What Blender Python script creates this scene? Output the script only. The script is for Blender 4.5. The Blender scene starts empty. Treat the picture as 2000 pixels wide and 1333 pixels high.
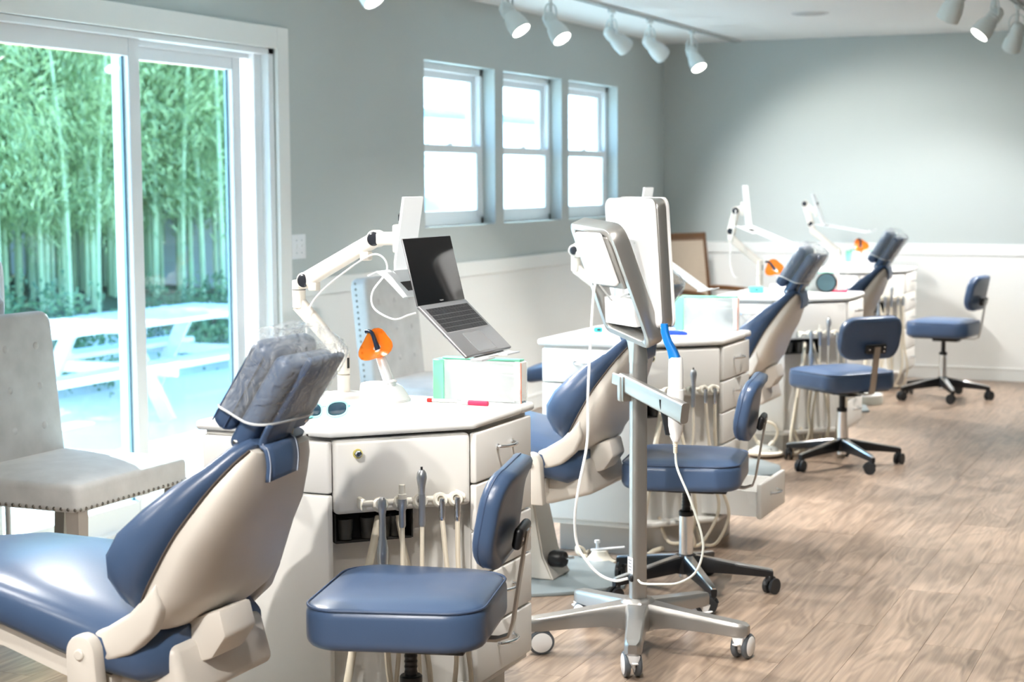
import bpy, bmesh, math, random
from mathutils import Vector, Matrix, Euler

random.seed(7)
S = bpy.context.scene
COL = S.collection
PI = math.pi
def V(*a): return Vector(a)

# ------------------------------------------------------------------ camera
cam = bpy.data.cameras.new('camera')
cam.sensor_width = 36.0
cam.lens = 3250.0 / 2000.0 * 36.0
cam.clip_start = 0.05
cam.clip_end = 300
cam.dof.use_dof = True
cam.dof.focus_distance = 4.35
cam.dof.aperture_fstop = 4.5
cam_o = bpy.data.objects.new('camera', cam)
COL.objects.link(cam_o)
_yaw, _pit, _rol = math.radians(23.83), math.atan(311 / 3250.0), 0.005
_fw = V(-math.sin(_yaw) * math.cos(_pit), math.cos(_yaw) * math.cos(_pit), -math.sin(_pit))
_r = V(math.cos(_yaw), math.sin(_yaw), 0)
_u = _r.cross(_fw)
_r2 = _r * math.cos(_rol) - _u * math.sin(_rol)
_u2 = _r * math.sin(_rol) + _u * math.cos(_rol)
cam_o.matrix_world = Matrix((( _r2.x, _u2.x, -_fw.x, 0), (_r2.y, _u2.y, -_fw.y, 0), (_r2.z, _u2.z, -_fw.z, 1.45), (0, 0, 0, 1)))
S.camera = cam_o

# ------------------------------------------------------------------ view, sky, sun
S.view_settings.view_transform = 'Standard'
S.view_settings.look = 'None'
S.view_settings.gamma = 1.0
S.view_settings.use_curve_mapping = False
S.view_settings.exposure = 0.7

w = bpy.data.worlds.new('sky')
S.world = w
w.use_nodes = True
nt = w.node_tree
bg = nt.nodes['Background']
sky = nt.nodes.new('ShaderNodeTexSky')
sky.sky_type = 'HOSEK_WILKIE'
sky.turbidity = 3.0
sky.ground_albedo = 0.6
SUN_DIR = V(-0.60, 0.22, 0.77).normalized()      # towards the sun
sky.sun_direction = SUN_DIR
nt.links.new(sky.outputs[0], bg.inputs[0])
bg.inputs[1].default_value = 22.0

sun = bpy.data.lights.new('sun', 'SUN')
sun.energy = 22.0
sun.angle = 0.012
sun.color = (1.0, 0.97, 0.92)
sun_o = bpy.data.objects.new('sun', sun)
COL.objects.link(sun_o)
sun_o.rotation_euler = SUN_DIR.to_track_quat('Z', 'Y').to_euler()
LAMP_W = 150.0          # power of each track spot
LAMP_COL = (1.0, 0.965, 0.92)

# ------------------------------------------------------------------ materials
MATS = {}
def lin(c):
    return tuple(((x / 255.0) / 12.92 if x / 255.0 <= 0.04045 else ((x / 255.0 + 0.055) / 1.055) ** 2.4) for x in c)
def mat(name, rgb, rough=0.5, metal=0.0, var=0.04, scale=6.0, bump=0.0, bscale=120.0, coat=0.0, trans=0.0, ior=1.45, alpha=1.0, spec=None, emit=None, estr=0.0, sheen=0.0, aniso=0.0):
    """rgb is given as 0-255 sRGB; a soft noise varies colour and gloss"""
    if name in MATS: return MATS[name]
    m = bpy.data.materials.new(name); m.use_nodes = True
    n = m.node_tree; b = n.nodes['Principled BSDF']; L = n.links
    c = lin(rgb)
    tc = n.nodes.new('ShaderNodeTexCoord')
    nz = n.nodes.new('ShaderNodeTexNoise'); nz.inputs['Scale'].default_value = scale; nz.inputs['Detail'].default_value = 4
    L.new(tc.outputs['Object'], nz.inputs['Vector'])
    mx = n.nodes.new('ShaderNodeMix'); mx.data_type = 'RGBA'
    mx.inputs[6].default_value = (*[max(0, x * (1 - var)) for x in c], 1)
    mx.inputs[7].default_value = (*[min(1, x * (1 + var)) for x in c], 1)
    L.new(nz.outputs['Fac'], mx.inputs[0]); L.new(mx.outputs[2], b.inputs['Base Color'])
    mr = n.nodes.new('ShaderNodeMapRange')
    mr.inputs[3].default_value = max(0.0, rough - 0.05); mr.inputs[4].default_value = min(1, rough + 0.05)
    L.new(nz.outputs['Fac'], mr.inputs[0]); L.new(mr.outputs[0], b.inputs['Roughness'])
    b.inputs['Metallic'].default_value = metal
    b.inputs['IOR'].default_value = ior
    b.inputs['Coat Weight'].default_value = coat
    b.inputs['Transmission Weight'].default_value = trans
    b.inputs['Alpha'].default_value = alpha
    b.inputs['Sheen Weight'].default_value = sheen
    b.inputs['Anisotropic'].default_value = aniso
    if spec is not None: b.inputs['Specular IOR Level'].default_value = spec
    if emit: 
        b.inputs['Emission Color'].default_value = (*lin(emit), 1); b.inputs['Emission Strength'].default_value = estr
    if bump:
        n2 = n.nodes.new('ShaderNodeTexNoise'); n2.inputs['Scale'].default_value = bscale; n2.inputs['Detail'].default_value = 3
        L.new(tc.outputs['Object'], n2.inputs['Vector'])
        bp = n.nodes.new('ShaderNodeBump'); bp.inputs['Strength'].default_value = bump; bp.inputs['Distance'].default_value = 0.002
        L.new(n2.outputs['Fac'], bp.inputs['Height']); L.new(bp.outputs[0], b.inputs['Normal'])
    MATS[name] = m
    return m

def glass_mat(name, rgb=(235, 248, 248), rough=0.0, refl=0.08):
    """thin pane: mostly see-through with a fresnel reflection (real panes are thin: no refraction needed)"""
    if name in MATS: return MATS[name]
    m = bpy.data.materials.new(name); m.use_nodes = True
    n = m.node_tree; n.nodes.clear(); L = n.links
    o = n.nodes.new('ShaderNodeOutputMaterial')
    t = n.nodes.new('ShaderNodeBsdfTransparent'); t.inputs[0].default_value = (*lin(rgb), 1)
    g = n.nodes.new('ShaderNodeBsdfGlossy'); g.inputs['Roughness'].default_value = rough
    f = n.nodes.new('ShaderNodeLayerWeight'); f.inputs[0].default_value = 0.5
    pw = n.nodes.new('ShaderNodeMath'); pw.operation = 'POWER'; pw.inputs[1].default_value = 5.0
    L.new(f.outputs['Facing'], pw.inputs[0])
    mu = n.nodes.new('ShaderNodeMath'); mu.operation = 'MULTIPLY_ADD'; mu.inputs[1].default_value = 0.9; mu.inputs[2].default_value = refl
    mu.use_clamp = True
    mx = n.nodes.new('ShaderNodeMixShader')
    L.new(pw.outputs[0], mu.inputs[0]); L.new(mu.outputs[0], mx.inputs[0])
    L.new(t.outputs[0], mx.inputs[1]); L.new(g.outputs[0], mx.inputs[2]); L.new(mx.outputs[0], o.inputs[0])
    MATS[name] = m
    return m

def film_mat(name, rgb, tint=0.25, rough=0.08, crinkle=0.0, edge=0.5):
    """thin clear plastic film or sheet"""
    if name in MATS: return MATS[name]
    m = bpy.data.materials.new(name); m.use_nodes = True
    n = m.node_tree; n.nodes.clear(); L = n.links
    o = n.nodes.new('ShaderNodeOutputMaterial')
    t = n.nodes.new('ShaderNodeBsdfTransparent'); t.inputs[0].default_value = (0.97, 0.98, 0.98, 1)
    p = n.nodes.new('ShaderNodeBsdfPrincipled'); p.inputs['Base Color'].default_value = (*lin(rgb), 1)
    p.inputs['Roughness'].default_value = rough; p.inputs['Coat Weight'].default_value = 0.6
    lw = n.nodes.new('ShaderNodeLayerWeight'); lw.inputs[0].default_value = 0.35
    mr = n.nodes.new('ShaderNodeMapRange'); mr.inputs[3].default_value = tint; mr.inputs[4].default_value = min(1, tint + edge)
    L.new(lw.outputs['Facing'], mr.inputs[0])
    mx = n.nodes.new('ShaderNodeMixShader')
    L.new(mr.outputs[0], mx.inputs[0]); L.new(t.outputs[0], mx.inputs[1]); L.new(p.outputs[0], mx.inputs[2]); L.new(mx.outputs[0], o.inputs[0])
    if crinkle:
        tc = n.nodes.new('ShaderNodeTexCoord')
        nz = n.nodes.new('ShaderNodeTexNoise'); nz.inputs['Scale'].default_value = 26; nz.inputs['Detail'].default_value = 3; nz.inputs['Distortion'].default_value = 1.2
        L.new(tc.outputs['Object'], nz.inputs['Vector'])
        bp = n.nodes.new('ShaderNodeBump'); bp.inputs['Strength'].default_value = crinkle; bp.inputs['Distance'].default_value = 0.02
        L.new(nz.outputs['Fac'], bp.inputs['Height']); L.new(bp.outputs[0], p.inputs['Normal']); L.new(bp.outputs[0], lw.inputs['Normal'])
    MATS[name] = m
    return m

def wood_mat(name, dark, light, grain=1.0, rough=0.42, along='Y'):
    if name in MATS: return MATS[name]
    m = bpy.data.materials.new(name); m.use_nodes = True
    n = m.node_tree; b = n.nodes['Principled BSDF']; L = n.links
    tc = n.nodes.new('ShaderNodeTexCoord'); oi = n.nodes.new('ShaderNodeObjectInfo')
    ad = n.nodes.new('ShaderNodeVectorMath'); ad.operation = 'ADD'
    cx = n.nodes.new('ShaderNodeCombineXYZ'); mu = n.nodes.new('ShaderNodeMath'); mu.operation = 'MULTIPLY'; mu.inputs[1].default_value = 37.0
    L.new(oi.outputs['Random'], mu.inputs[0]); L.new(mu.outputs[0], cx.inputs[2]); L.new(mu.outputs[0], cx.inputs[1])
    L.new(tc.outputs['Object'], ad.inputs[0]); L.new(cx.outputs[0], ad.inputs[1])
    mp = n.nodes.new('ShaderNodeMapping')
    mp.inputs['Scale'].default_value = (7.0, 1.1, 1.0) if along == 'Y' else (1.1, 7.0, 1.0)
    L.new(ad.outputs[0], mp.inputs[0])
    n1 = n.nodes.new('ShaderNodeTexNoise'); n1.inputs['Scale'].default_value = 1.3; n1.inputs['Detail'].default_value = 2; n1.inputs['Distortion'].default_value = 0.6
    L.new(mp.outputs[0], n1.inputs['Vector'])
    # growth rings: contour lines of the broad noise
    rg = n.nodes.new('ShaderNodeMath'); rg.operation = 'MULTIPLY'; rg.inputs[1].default_value = 46.0
    L.new(n1.outputs['Fac'], rg.inputs[0])
    sn = n.nodes.new('ShaderNodeMath'); sn.operation = 'SINE'; L.new(rg.outputs[0], sn.inputs[0])
    mp2 = n.nodes.new('ShaderNodeMapping'); mp2.inputs['Scale'].default_value = (90, 3.0, 1) if along == 'Y' else (3.0, 90, 1)
    L.new(ad.outputs[0], mp2.inputs[0])
    n2 = n.nodes.new('ShaderNodeTexNoise'); n2.inputs['Scale'].default_value = 1.0; n2.inputs['Detail'].default_value = 4
    L.new(mp2.outputs[0], n2.inputs['Vector'])
    a1 = n.nodes.new('ShaderNodeMath'); a1.operation = 'MULTIPLY_ADD'; a1.inputs[1].default_value = 0.07 * grain
    b1 = n.nodes.new('ShaderNodeMath'); b1.operation = 'MULTIPLY'; b1.inputs[1].default_value = 0.40; L.new(n1.outputs['Fac'], b1.inputs[0])
    L.new(sn.outputs[0], a1.inputs[0]); L.new(b1.outputs[0], a1.inputs[2])
    a2 = n.nodes.new('ShaderNodeMath'); a2.operation = 'MULTIPLY_ADD'; a2.inputs[1].default_value = 0.5 * grain
    L.new(n2.outputs['Fac'], a2.inputs[0]); L.new(a1.outputs[0], a2.inputs[2])
    a3 = n.nodes.new('ShaderNodeMath'); a3.operation = 'MULTIPLY_ADD'; a3.inputs[1].default_value = 0.09
    L.new(oi.outputs['Random'], a3.inputs[0]); L.new(a2.outputs[0], a3.inputs[2])
    cr = n.nodes.new('ShaderNodeValToRGB')
    cr.color_ramp.elements[0].position = 0.22; cr.color_ramp.elements[0].color = (*lin(dark), 1)
    cr.color_ramp.elements[1].position = 0.74; cr.color_ramp.elements[1].color = (*lin(light), 1)
    L.new(a3.outputs[0], cr.inputs[0]); L.new(cr.outputs[0], b.inputs['Base Color'])
    b.inputs['Roughness'].default_value = rough
    bp = n.nodes.new('ShaderNodeBump'); bp.inputs['Strength'].default_value = 0.12; bp.inputs['Distance'].default_value = 0.001
    L.new(n2.outputs['Fac'], bp.inputs['Height']); L.new(bp.outputs[0], b.inputs['Normal'])
    MATS[name] = m
    return m

# ------------------------------------------------------------------ mesh helpers
def smart(bm, ang=38):
    for f in bm.faces: f.smooth = True
    th = math.radians(ang)
    for e in bm.edges:
        if len(e.link_faces) == 2:
            e.smooth = e.calc_face_angle(0) < th
def obj(name, bm, m, parent=None, ang=38, loc=None, rot=None):
    bmesh.ops.recalc_face_normals(bm, faces=bm.faces[:])
    smart(bm, ang)
    me = bpy.data.meshes.new(name); bm.to_mesh(me); bm.free()
    if m is not None:
        for x in (m if isinstance(m, (list, tuple)) else [m]): me.materials.append(x)
    o = bpy.data.objects.new(name, me); COL.objects.link(o)
    if parent is not None: o.parent = parent
    if loc is not None: o.location = loc
    if rot is not None: o.rotation_euler = rot
    return o
def link_copy(src, parent, loc=None, rot=None, name=None):
    c = src.copy(); COL.objects.link(c); c.parent = parent
    if name: c.name = name
    if loc is not None: c.location = loc
    if rot is not None: c.rotation_euler = rot
    return c
def thing(name, label, cat, loc=(0, 0, 0), rotz=0.0, group=None, rot=None):
    o = bpy.data.objects.new(name, None); COL.objects.link(o)
    o.location = loc; o.rotation_euler = rot if rot is not None else (0, 0, rotz)
    o.empty_display_size = 0.1
    o['label'] = label; o['category'] = cat
    if group: o['group'] = group
    return o
def tag(o, label, cat, group=None, kind=None):
    o['label'] = label; o['category'] = cat
    if group: o['group'] = group
    if kind: o['kind'] = kind
    return o
def struct(o):
    o['kind'] = 'structure'
    return o
def dup(root, label=None, loc=None, rotz=None, group=None):
    def rec(o, par):
        c = o.copy(); COL.objects.link(c); c.parent = par
        for ch in list(o.children): rec(ch, c)
        return c
    r = rec(root, root.parent)
    if loc is not None: r.location = loc
    if rotz is not None: r.rotation_euler = (0, 0, rotz)
    if label: r['label'] = label
    if group: r['group'] = group
    return r

def merge(bm, t, M=None):
    if M is not None: bmesh.ops.transform(t, matrix=M, verts=t.verts[:])
    me = bpy.data.meshes.new('tmp'); t.to_mesh(me); t.free()
    bm.from_mesh(me); bpy.data.meshes.remove(me)
    return bm
def TR(loc=(0, 0, 0), rot=(0, 0, 0)):
    return Matrix.Translation(loc) @ Euler(rot).to_matrix().to_4x4()
def box(bm, c, s, bev=0.0, rot=None, seg=2, M=None):
    t = bmesh.new(); bmesh.ops.create_cube(t, size=1.0)
    bmesh.ops.scale(t, vec=s, verts=t.verts[:])
    if bev > 0:
        bmesh.ops.bevel(t, geom=t.edges[:], offset=min(bev, 0.49 * min(s)), segments=seg, profile=0.5, affect='EDGES')
    X = TR(c, rot or (0, 0, 0))
    return merge(bm, t, (M @ X) if M is not None else X)
def nbox(c, s, bev=0.0, rot=None, seg=2):
    return box(bmesh.new(), c, s, bev, rot, seg)
def prism(bm, poly, z0, z1, bev=0.0, seg=2, M=None, vert_only=False):
    t = bmesh.new()
    vs = [t.verts.new((p[0], p[1], z0)) for p in poly]
    f = t.faces.new(vs)
    r = bmesh.ops.extrude_face_region(t, geom=[f])
    bmesh.ops.translate(t, vec=(0, 0, z1 - z0), verts=[v for v in r['geom'] if isinstance(v, bmesh.types.BMVert)])
    bmesh.ops.recalc_face_normals(t, faces=t.faces[:])
    if bev > 0:
        es = [e for e in t.edges if e.calc_face_angle(0) > 0.35]
        if vert_only: es = [e for e in es if abs(e.verts[0].co.z - e.verts[1].co.z) > 1e-5]
        bmesh.ops.bevel(t, geom=es, offset=bev, segments=seg, profile=0.5, affect='EDGES', clamp_overlap=True)
    return merge(bm, t, M)
def frame_from(d):
    d = d.normalized()
    a = V(0, 0, 1) if abs(d.z) < 0.9 else V(1, 0, 0)
    x = a.cross(d).normalized(); y = d.cross(x)
    return x, y
def cyl(bm, p0, p1, r0, r1=None, n=20, bev=0.0):
    p0, p1 = Vector(p0), Vector(p1); r1 = r0 if r1 is None else r1
    L = (p1 - p0).length
    prof = [(0, 0), (r0, 0), (r1, L), (0, L)]
    if bev: prof = [(0, 0), (r0 - bev, 0), (r0, bev), (r1, L - bev), (r1 - bev, L), (0, L)]
    return lathe(bm, prof, p0, p1 - p0, n)
def lathe(bm, prof, o=(0, 0, 0), axis=(0, 0, 1), n=24, sx=1.0):
    o = Vector(o); ax = Vector(axis).normalized(); x, y = frame_from(ax)
    rings = []
    for r, z in prof:
        if r < 1e-6: rings.append([bm.verts.new(o + ax * z)])
        else: rings.append([bm.verts.new(o + ax * z + (x * math.cos(2 * PI * k / n) * sx + y * math.sin(2 * PI * k / n)) * r) for k in range(n)])
    for a, b in zip(rings, rings[1:]):
        for k in range(n):
            k2 = (k + 1) % n
            if len(a) == 1 and len(b) == 1: continue
            if len(a) == 1: bm.faces.new((a[0], b[k], b[k2]))
            elif len(b) == 1: bm.faces.new((a[k], a[k2], b[0]))
            else: bm.faces.new((a[k], a[k2], b[k2], b[k]))
    return bm
def spline(pts, k=8, closed=False):
    P = [Vector(p) for p in pts]; n = len(P); out = []
    if n < 3: return P
    for i in range(n if closed else n - 1):
        p1, p2 = P[i % n], P[(i + 1) % n]
        p0 = P[(i - 1) % n] if (closed or i > 0) else p1 * 2 - p2
        p3 = P[(i + 2) % n] if (closed or i < n - 2) else p2 * 2 - p1
        for j in range(k):
            t = j / k
            out.append(0.5 * ((2 * p1) + (p2 - p0) * t + (2 * p0 - 5 * p1 + 4 * p2 - p3) * t * t + (3 * p1 - p0 - 3 * p2 + p3) * t ** 3))
    if not closed: out.append(P[-1])
    return out
def tube(bm, pts, r, n=8, closed=False, k=6, smooth=True, sec=None):
    """sweep a round (or given 2-D) section along a path; r may be a list"""
    P = spline(pts, k, closed) if smooth else [Vector(p) for p in pts]
    m = len(P); rings = []
    d0 = (P[1] - P[0]).normalized(); x, _ = frame_from(d0)
    for i, p in enumerate(P):
        a = P[(i - 1) % m] if (closed or i > 0) else p
        b = P[(i + 1) % m] if (closed or i < m - 1) else p
        d = (b - a).normalized()
        x = (x - d * x.dot(d))
        if x.length < 1e-6: x, _ = frame_from(d)
        x.normalize(); y = d.cross(x)
        rr = r if not isinstance(r, (list, tuple)) else r[0] + 0 if len(r) == 1 else None
        if rr is None:
            t = i / (m - 1) * (len(r) - 1); q = min(int(t), len(r) - 2); rr = r[q] + (r[q + 1] - r[q]) * (t - q)
        if sec: rings.append([bm.verts.new(p + x * s[0] + y * s[1]) for s in sec])
        else: rings.append([bm.verts.new(p + (x * math.cos(2 * PI * k2 / n) + y * math.sin(2 * PI * k2 / n)) * rr) for k2 in range(n)])
    N = len(rings[0])
    for i in range(m if closed else m - 1):
        a, b = rings[i], rings[(i + 1) % m]
        for k2 in range(N):
            bm.faces.new((a[k2], a[(k2 + 1) % N], b[(k2 + 1) % N], b[k2]))
    if not closed:
        bm.faces.new(rings[0][::-1]); bm.faces.new(rings[-1])
    return bm
def loft(bm, rings, cap=True):
    R = [[bm.verts.new(p) for p in r] for r in rings]; N = len(R[0])
    for a, b in zip(R, R[1:]):
        for k in range(N): bm.faces.new((a[k], a[(k + 1) % N], b[(k + 1) % N], b[k]))
    if cap: bm.faces.new(R[0][::-1]); bm.faces.new(R[-1])
    return bm
def rrect(w, h, r, n=4):
    """rounded rectangle outline, centred"""
    r = min(r, w / 2 - 1e-4, h / 2 - 1e-4); out = []
    for cx, cy, a0 in ((w / 2 - r, h / 2 - r, 0), (-w / 2 + r, h / 2 - r, 90), (-w / 2 + r, -h / 2 + r, 180), (w / 2 - r, -h / 2 + r, 270)):
        for k in range(n + 1):
            a = math.radians(a0 + 90 * k / n); out.append((cx + r * math.cos(a), cy + r * math.sin(a)))
    return out
def pillow(bm, outline, z0, z1, crown=0.02, edge=0.02, M=None, seg=5, inset_top=None):
    """a cushion: outline (2-D), rounded edges, domed top"""
    c = Vector((sum(p[0] for p in outline) / len(outline), sum(p[1] for p in outline) / len(outline)))
    def ring(s_in, z, sc=None):
        o = []
        for p in outline:
            q = Vector(p) - c; L = q.length
            k = max(0.0, L - s_in) / L if sc is None else sc
            q2 = c + q * k; o.append((q2.x, q2.y, z))
        return o
    rings = []
    for k in range(seg + 1):
        a = PI / 2 * k / seg; rings.append(ring(edge * (1 - math.sin(a)), z0 + edge * (1 - math.cos(a))))
    for k in range(seg + 1):
        a = PI / 2 * k / seg; rings.append(ring(edge * (1 - math.cos(a)), z1 - edge + edge * math.sin(a)))
    base = None
    for s, h in ((0.85, 0.35), (0.65, 0.68), (0.42, 0.88), (0.2, 0.97)):
        rings.append([(c.x + (p[0] - c.x) * s * 1.0, c.y + (p[1] - c.y) * s * 1.0, z1 + crown * h) for p in outline])
    t = bmesh.new(); loft(t, rings, cap=True)
    return merge(bm, t, M)
def grid_surf(bm, P, thick=None):
    """P[i][j] -> surface"""
    R = [[bm.verts.new(p) for p in row] for row in P]
    for a, b in zip(R, R[1:]):
        for j in range(len(a) - 1): bm.faces.new((a[j], a[j + 1], b[j + 1], b[j]))
    return bm
def solidify(o, t, off=-1.0):
    m = o.modifiers.new('solid', 'SOLIDIFY'); m.thickness = t; m.offset = off
    return o
def text_obj(name, body, size, m, parent, M, extrude=0.0004, align='CENTER'):
    cu = bpy.data.curves.new(name, 'FONT'); cu.body = body; cu.size = size; cu.extrude = extrude; cu.align_x = align; cu.align_y = 'CENTER'
    cu.materials.append(m)
    tmp = bpy.data.objects.new(name, cu)
    me = bpy.data.meshes.new_from_object(tmp); bpy.data.objects.remove(tmp); bpy.data.curves.remove(cu)
    o = bpy.data.objects.new(name, me); COL.objects.link(o)
    if not me.materials: me.materials.append(m)
    o.parent = parent; o.matrix_local = M
    return o
# ================================================================== the room
XL, YB, H = -4.16, 12.35, 2.50
XR, YF = 3.2, -3.4
m_wall = mat('wall_paint', (188, 196, 195), 0.75, var=0.02, scale=2)
m_white = mat('white_trim', (236, 238, 236), 0.45, var=0.015, scale=2)
m_wains = mat('wainscot_paint', (236, 237, 235), 0.5, var=0.02, scale=2)
m_ceil = mat('ceiling_paint', (232, 233, 232), 0.85, var=0.015, scale=2)
m_pvc = mat('white_vinyl', (236, 240, 243), 0.35, var=0.01)
m_glass = glass_mat('window_glass', (226, 244, 249), refl=0.045)  # bluish tint put into the glass colour to cool the daylight
m_seal = mat('grey_gasket', (120, 140, 150), 0.5)

# openings in the left wall: y0, y1, z0, z1
DOOR = (4.70, 6.70, 0.0, 2.07)
WINS = [(8.24, 9.18, 1.20, 2.122), (9.305, 10.245, 1.20, 2.122), (10.37, 11.31, 1.20, 2.122)]
TH = 0.17
bm = bmesh.new()
def wl(y0, y1, z0, z1):
    box(bm, (XL - TH / 2, (y0 + y1) / 2, (z0 + z1) / 2), (TH, y1 - y0, z1 - z0))
wl(YF, DOOR[0], 0, H); wl(DOOR[0], DOOR[1], DOOR[3], H); wl(DOOR[1], WINS[0][0], 0, H)
wl(WINS[0][1], WINS[1][0], 0, H); wl(WINS[1][1], WINS[2][0], 0, H); wl(WINS[2][1], YB + 0.15, 0, H)
for a in WINS: wl(a[0], a[1], 0, a[2]); wl(a[0], a[1], a[3], H)
struct(obj('wall_left', bm, m_wall))
struct(obj('wall_back', nbox(((XL + XR) / 2, YB + 0.075, H / 2), (XR - XL, 0.15, H)), m_wall))
struct(obj('wall_right', nbox((XR + 0.075, (YB + YF) / 2, H / 2), (0.15, YB - YF + 0.3, H)), m_wall))
struct(obj('wall_front', nbox(((XL + XR) / 2, YF - 0.075, H / 2), (XR - XL, 0.15, H)), m_wall))
struct(obj('ceiling', nbox(((XL + XR) / 2 - 0.05, (YB + YF) / 2, H + 0.06), (XR - XL + 0.4, YB - YF + 0.3, 0.12)), m_ceil))

# floor: a screed with plank boards on it
m_floor = wood_mat('vinyl_wood', (104, 88, 75), (180, 158, 138), rough=0.34)
FT = 0.004
flo = struct(obj('floor', nbox(((XL + XR) / 2, (YB + YF) / 2, -0.03), (XR - XL + 0.3, YB - YF + 0.3, 0.052)), m_floor))
PWD, PLN = 0.182, 1.22
pm = obj('plank', nbox((0, 0, -FT / 2), (PWD - 0.0007, PLN - 0.0007, FT), 0.0004, seg=1), m_floor, flo)
first = True
nx = int((0.35 - XL) / PWD) + 1
for i in range(nx):
    x = XL + PWD * (i + 0.5)
    y = 2.3 + (i * 0.437) % 1.0 * PLN - PLN / 2
    while y < YB:
        y0, y1 = max(y, 2.3), min(y + PLN, YB)
        if y1 - y0 > 0.05:
            if first: o = pm; first = False
            else: o = link_copy(pm, flo)
            o.location = (x, (y0 + y1) / 2, 0)
            o.scale = (1, (y1 - y0) / PLN, 1)
        y += PLN

# chair rail board, wainscot, base boards
bm = bmesh.new(); box(bm, (XL + 0.006, (DOOR[1] + 0.10 + YB) / 2, 0.49), (0.012, YB - DOOR[1] - 0.10, 0.84)); o = struct(obj('trim_1', bm, m_wains))
bm = bmesh.new(); box(bm, ((XL + XR) / 2, YB - 0.006, 0.49), (XR - XL, 0.012, 0.84)); struct(obj('trim_2', bm, m_wains))
bm = bmesh.new(); box(bm, (XL + 0.012, (DOOR[1] + 0.10 + YB) / 2, 0.944), (0.024, YB - DOOR[1] - 0.10, 0.086), 0.004, seg=1); struct(obj('trim_3', bm, m_white))
bm = bmesh.new(); box(bm, ((XL + XR) / 2, YB - 0.012, 0.944), (XR - XL, 0.024, 0.086), 0.004, seg=1); struct(obj('trim_4', bm, m_white))
def baseboard(name, c, s, ax):
    bm = bmesh.new(); box(bm, c, s, 0.003, seg=1)
    c2 = list(c); s2 = list(s); c2[2] = 0.088; s2[2] = 0.018
    s2[ax] = s[ax] + 0.008
    box(bm, c2, s2, 0.004, seg=2)
    struct(obj(name, bm, m_white))
baseboard('baseboard_left', (XL + 0.012, (DOOR[1] + 0.10 + YB) / 2, 0.045), (0.024, YB - DOOR[1] - 0.10, 0.09), 0)
baseboard('baseboard_back', ((XL + XR) / 2, YB - 0.012, 0.045), (XR - XL, 0.024, 0.09), 1)

# sliding glass door
d = bpy.data.objects.new('door_1', None); COL.objects.link(d); struct(d); d.location = (XL, 0, 0)
bm = bmesh.new()
for (y0, y1, z0, z1) in ((DOOR[1], DOOR[1] + 0.10, 0, DOOR[3] + 0.10), (DOOR[0] - 0.10, DOOR[0], 0, DOOR[3] + 0.10), (DOOR[0], DOOR[1], DOOR[3], DOOR[3] + 0.10)):
    box(bm, (0.010, (y0 + y1) / 2, (z0 + z1) / 2), (0.020, y1 - y0, z1 - z0), 0.003, seg=1)
obj('casing', bm, m_white, d)
bm = bmesh.new()
for (y0, y1, z0, z1, x0, x1) in ((DOOR[1] - 0.045, DOOR[1], 0, DOOR[3], -0.17, -0.002), (DOOR[0], DOOR[0] + 0.045, 0, DOOR[3], -0.17, -0.002),
                                  (DOOR[0], DOOR[1], DOOR[3] - 0.028, DOOR[3], -0.17, -0.002), (DOOR[0], DOOR[1], -0.02, 0.035, -0.17, -0.002),
                                  (DOOR[1] - 0.10, DOOR[1] - 0.04, 0.03, DOOR[3] - 0.02, -0.155, -0.045), (DOOR[0], DOOR[1], DOOR[3] - 0.05, DOOR[3] - 0.02, -0.155, -0.075)):
    box(bm, ((x0 + x1) / 2, (y0 + y1) / 2, (z0 + z1) / 2), (x1 - x0, y1 - y0, z1 - z0), 0.003, seg=1)
obj('frame', bm, m_pvc, d)
def leaf(y0, y1, x, z0, z1, st=0.075):
    bm = bmesh.new()
    for (a, b, c, e) in ((y0, y0 + st, z0, z1), (y1 - st, y1, z0, z1), (y0 + st, y1 - st, z0, z0 + 0.10), (y0 + st, y1 - st, z1 - 0.075, z1)):
        box(bm, (x, (a + b) / 2, (c + e) / 2), (0.042, b - a, e - c), 0.004, seg=1)
    s = obj('sash', bm, m_pvc, d)
    bm = bmesh.new()
    for (a, b, c, e) in ((y0 + st, y0 + st + 0.012, z0 + 0.1, z1 - 0.075), (y1 - st - 0.012, y1 - st, z0 + 0.1, z1 - 0.075)):
        box(bm, (x - 0.012, (a + b) / 2, (c + e) / 2), (0.012, b - a, e - c))
    obj('gasket', bm, m_seal, s)
    g = bmesh.new(); box(g, (x - 0.006, (y0 + y1) / 2, (z0 + z1) / 2), (0.005, y1 - y0 - 2 * st + 0.01, z1 - z0 - 0.165)); obj('pane', g, m_glass, s)
leaf(DOOR[0] + 0.04, 5.725, -0.060, 0.03, 2.045)
leaf(5.655, 6.555, -0.110, 0.03, 2.040, 0.07)
bm = bmesh.new(); tube(bm, [(-0.035, 4.80, 0.95), (0.0, 4.80, 0.97), (0.0, 4.80, 1.15), (-0.035, 4.80, 1.17)], 0.008); obj('handle', bm, m_pvc, d)

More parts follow.
